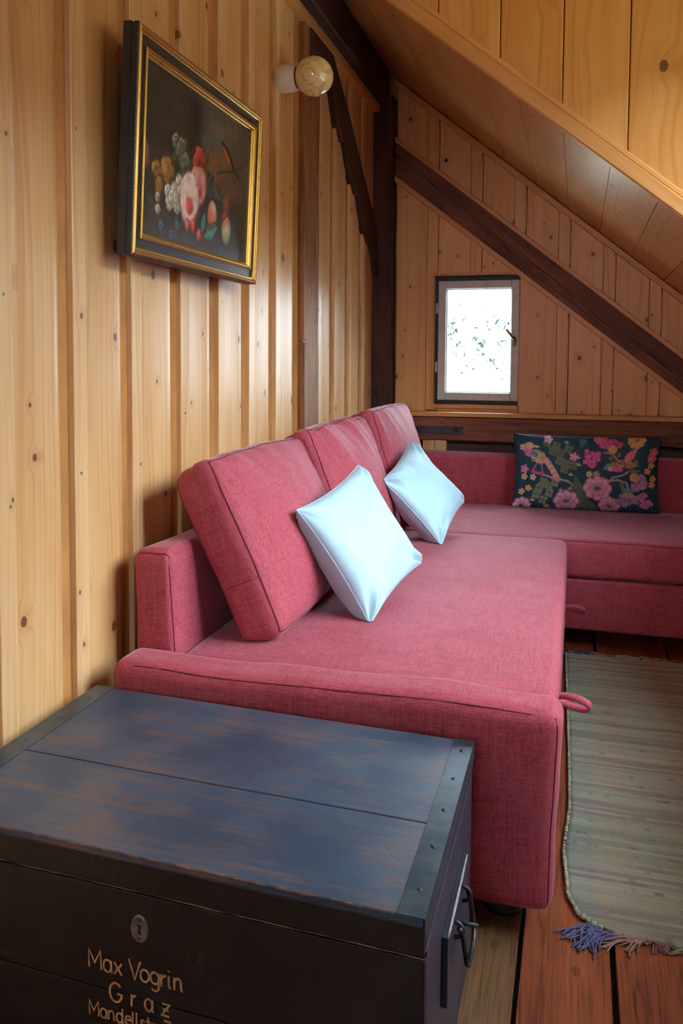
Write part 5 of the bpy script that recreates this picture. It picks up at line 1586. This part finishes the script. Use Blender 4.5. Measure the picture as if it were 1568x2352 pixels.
# selvedge loops along the left edge
g = Geo()
y = 1.765
random.seed(5)
while y < 3.45:
    x = rug_left(y)
    r = random.uniform(0.0048, 0.0072)
    d = (Vector((rug_left(y + 0.01), y + 0.01)) - Vector((x, y))).normalized()
    p0 = Vector((x, y, 0.006))
    t3 = Vector((d.x, d.y, 0))
    g.add(tube_geo([p0 - t3 * r * 1.1, p0 - t3 * r * 0.6, p0, p0 + t3 * r * 0.6, p0 + t3 * r * 1.1], [0.0015, r * 0.8, r * 0.86, r * 0.8, 0.0015], 7))
    y += r * 2.0 * abs(d.y) + 0.0005
so = link('selvedge', g.mesh(), plain('selvedge_yarn', (0.33, 0.36, 0.25), 0.9, var=0.4, vscale=60), rug)
tag(so, kind='stuff')
yarn = {k: plain('yarn_' + k, c, 0.9, var=0.25, vscale=90) for k, c in dict(violet=(0.125, 0.130, 0.26), pink=(0.36, 0.22, 0.185), mauve=(0.27, 0.15, 0.135), mint=(0.30, 0.38, 0.26), cream=(0.42, 0.38, 0.30), moss=(0.11, 0.12, 0.055), rust=(0.30, 0.16, 0.09)).items()}
def tassel(x, y, col, n, length, dirx, diry, spread, seed, curl=0.3, knot=True):
    rs = random.Random(seed)
    g = Geo()
    for k in range(n):
        a = rs.uniform(-spread, spread)
        L = length * rs.uniform(0.7, 1.1)
        dx, dy = dirx * math.cos(a) - diry * math.sin(a), dirx * math.sin(a) + diry * math.cos(a)
        p = Vector((x + rs.uniform(-0.009, 0.009), y + rs.uniform(-0.002, 0.004), 0.006))
        path = [p.copy()]
        ph, cr, lift = rs.uniform(0, 6.3), rs.uniform(-curl, curl), rs.uniform(0.001, 0.011)
        for s in range(10):
            an = cr * s + 0.22 * math.sin(s * 0.6 + ph)
            ddx, ddy = dx * math.cos(an) - dy * math.sin(an), dx * math.sin(an) + dy * math.cos(an)
            p = p + Vector((ddx, ddy, 0)) * (L / 10)
            p.z = 0.0024 + lift * math.sin(min(3.0, 0.6 + s * 0.3))
            path.append(p.copy())
        g.add(tube_geo(path, 0.0018, 5))
    if knot:
        pk = [Vector((x + 0.007 * math.cos(t), y + 0.003 * math.sin(t) + diry * 0.004, 0.0075 + 0.003 * math.sin(2 * t))) for t in (0, 1.05, 2.1, 3.14, 4.2, 5.25)]
        g.add(tube_geo(pk, 0.0034, 6, True))
    return link('tassel', g.mesh(), yarn[col], rug)
random.seed(77)
near = [(1.148, 'violet', 12, 0.075, -0.75, -0.65), (1.165, 'violet', 14, 0.085, -0.45, -0.9), (1.190, 'violet', 14, 0.085, -0.75, -0.6), (1.212, 'violet', 10, 0.075, -0.9, -0.35), (1.236, 'pink', 9, 0.075, -0.92, -0.32), (1.256, 'pink', 9, 0.065, -0.85, -0.45), (1.279, 'mauve', 9, 0.034, -0.2, -1.0), (1.300, 'mauve', 9, 0.032, 0.1, -1.0), (1.318, 'mint', 8, 0.036, 0.5, -0.9), (1.338, 'mint', 6, 0.03, 0.4, -0.9), (1.356, 'mint', 7, 0.04, 0.3, -1.0), (1.378, 'cream', 7, 0.05, 0.3, -1.0)]
xx = 1.40
pal = ['rust', 'moss', 'mint', 'pink', 'violet', 'cream']
while xx < 1.98:
    near.append((xx, pal[int(xx * 12) % 6], 7, 0.05, random.uniform(-0.6, 0.6), -1.0))
    xx += 0.023
for i, (x, c_, n, L, dx, dy) in enumerate(near):
    l = math.hypot(dx, dy)
    tassel(x, rug_near(x) - 0.001 if x > 1.19 else 1.752 + (1.19 - x) * 0.3, c_, n, L, dx / l, dy / l, 0.15, 100 + i, 0.12 if L > 0.05 else 0.5)
far = ['violet', 'violet', 'violet', 'violet', 'pink', 'pink', 'mauve', 'mint', 'mint', 'mint', 'mint', 'mint', 'pink', 'rust', 'rust', 'rust', 'moss', 'moss', 'moss', 'rust', 'mint', 'pink', 'violet', 'cream', 'moss', 'rust', 'mint', 'pink', 'violet', 'cream', 'mint', 'rust', 'moss', 'mint', 'pink']
for i, c_ in enumerate(far):
    x = 1.092 + 0.0258 * i
    tassel(x, 3.462, c_, 7, random.uniform(0.035, 0.06), *(lambda a: (math.sin(a), math.cos(a)))(random.uniform(-1.0, 0.6)), 0.35, 300 + i, 0.4)

# ------------------------------------------------------------------ tree outside the gable window
tree = empty('birch_tree', (0.35, 9.6, -2.9))
tag(tree, 'sparse pale tree seen through the small window, washed out by daylight', 'tree')
g = Geo()
g.add(tube_geo([(0.35, 9.6, -2.9), (0.30, 9.62, -1.6), (0.22, 9.65, -0.4), (0.18, 9.6, 0.7), (0.25, 9.6, 1.6), (0.2, 9.6, 2.9)], [0.10, 0.085, 0.07, 0.05, 0.03, 0.008], 10))
link('trunk', g.mesh(), plain('birch_bark', (0.82, 0.82, 0.80), 0.8), tree)
random.seed(19)
lf = Geo()
br = Geo()
def leaf_clump(c, n, r):
    for k in range(n):
        p = Vector(c) + Vector((random.gauss(0, r), random.gauss(0, r * 1.5), random.gauss(0, r * 0.8)))
        s = random.uniform(0.016, 0.032)
        ax_ = Vector((random.uniform(-1, 1), random.uniform(-1, 1), random.uniform(-1, 1))).normalized()
        b_ = ax_.orthogonal().normalized()
        c2 = ax_.cross(b_)
        lf.add(([p - ax_ * s * 1.4, p + b_ * s * 0.6 + c2 * s * 0.15, p + ax_ * s * 1.4, p - b_ * s * 0.6 + c2 * s * 0.15], [(0, 1, 2, 3)]))
clumps = [(-0.191, 1.837, 3, 0.026), (-0.276, 1.657, 10, 0.026), (-0.319, 1.6, 8, 0.026), (-0.268, 1.525, 6, 0.026), (-0.253, 1.355, 10, 0.026), (-0.257, 1.254, 4, 0.026), (-0.171, 1.38, 5, 0.026), (-0.138, 1.706, 3, 0.026), (-0.041, 1.455, 12, 0.026), (0.047, 1.393, 24, 0.026), (0.059, 1.443, 8, 0.026), (0.093, 1.281, 10, 0.026), (0.156, 1.218, 8, 0.026), (0.212, 1.169, 14, 0.026), (0.204, 1.268, 8, 0.026), (0.251, 1.411, 22, 0.026), (0.248, 1.579, 8, 0.026), (0.253, 1.653, 9, 0.026), (0.296, 1.616, 7, 0.026), (0.231, 1.132, 5, 0.026), (0.17, 1.131, 4, 0.026), (0.141, 1.709, 3, 0.026), (0.107, 1.567, 3, 0.026), (0.318, 1.418, 4, 0.026), (0.28, 1.138, 3, 0.026)]
for (x, z, n, r) in clumps:
    leaf_clump((x, 9.6, z), n, r)
    br.add(tube_geo([(0.2, 9.6, z - 0.5), ((x + 0.2) / 2, 9.6, z - 0.1), (x, 9.6, z)], [0.012, 0.008, 0.003], 5))
for k in range(90):
    leaf_clump((random.uniform(-0.6, 0.6), 9.6, random.uniform(1.0, 1.85)), 1, 0.02)
link('branches', br.mesh(), plain('pale_branch', (0.80, 0.80, 0.78), 0.8), tree)
tag(link('foliage', lf.mesh(False), plain('leaf', (0.004, 0.019, 0.020), 0.5), tree), kind='stuff')
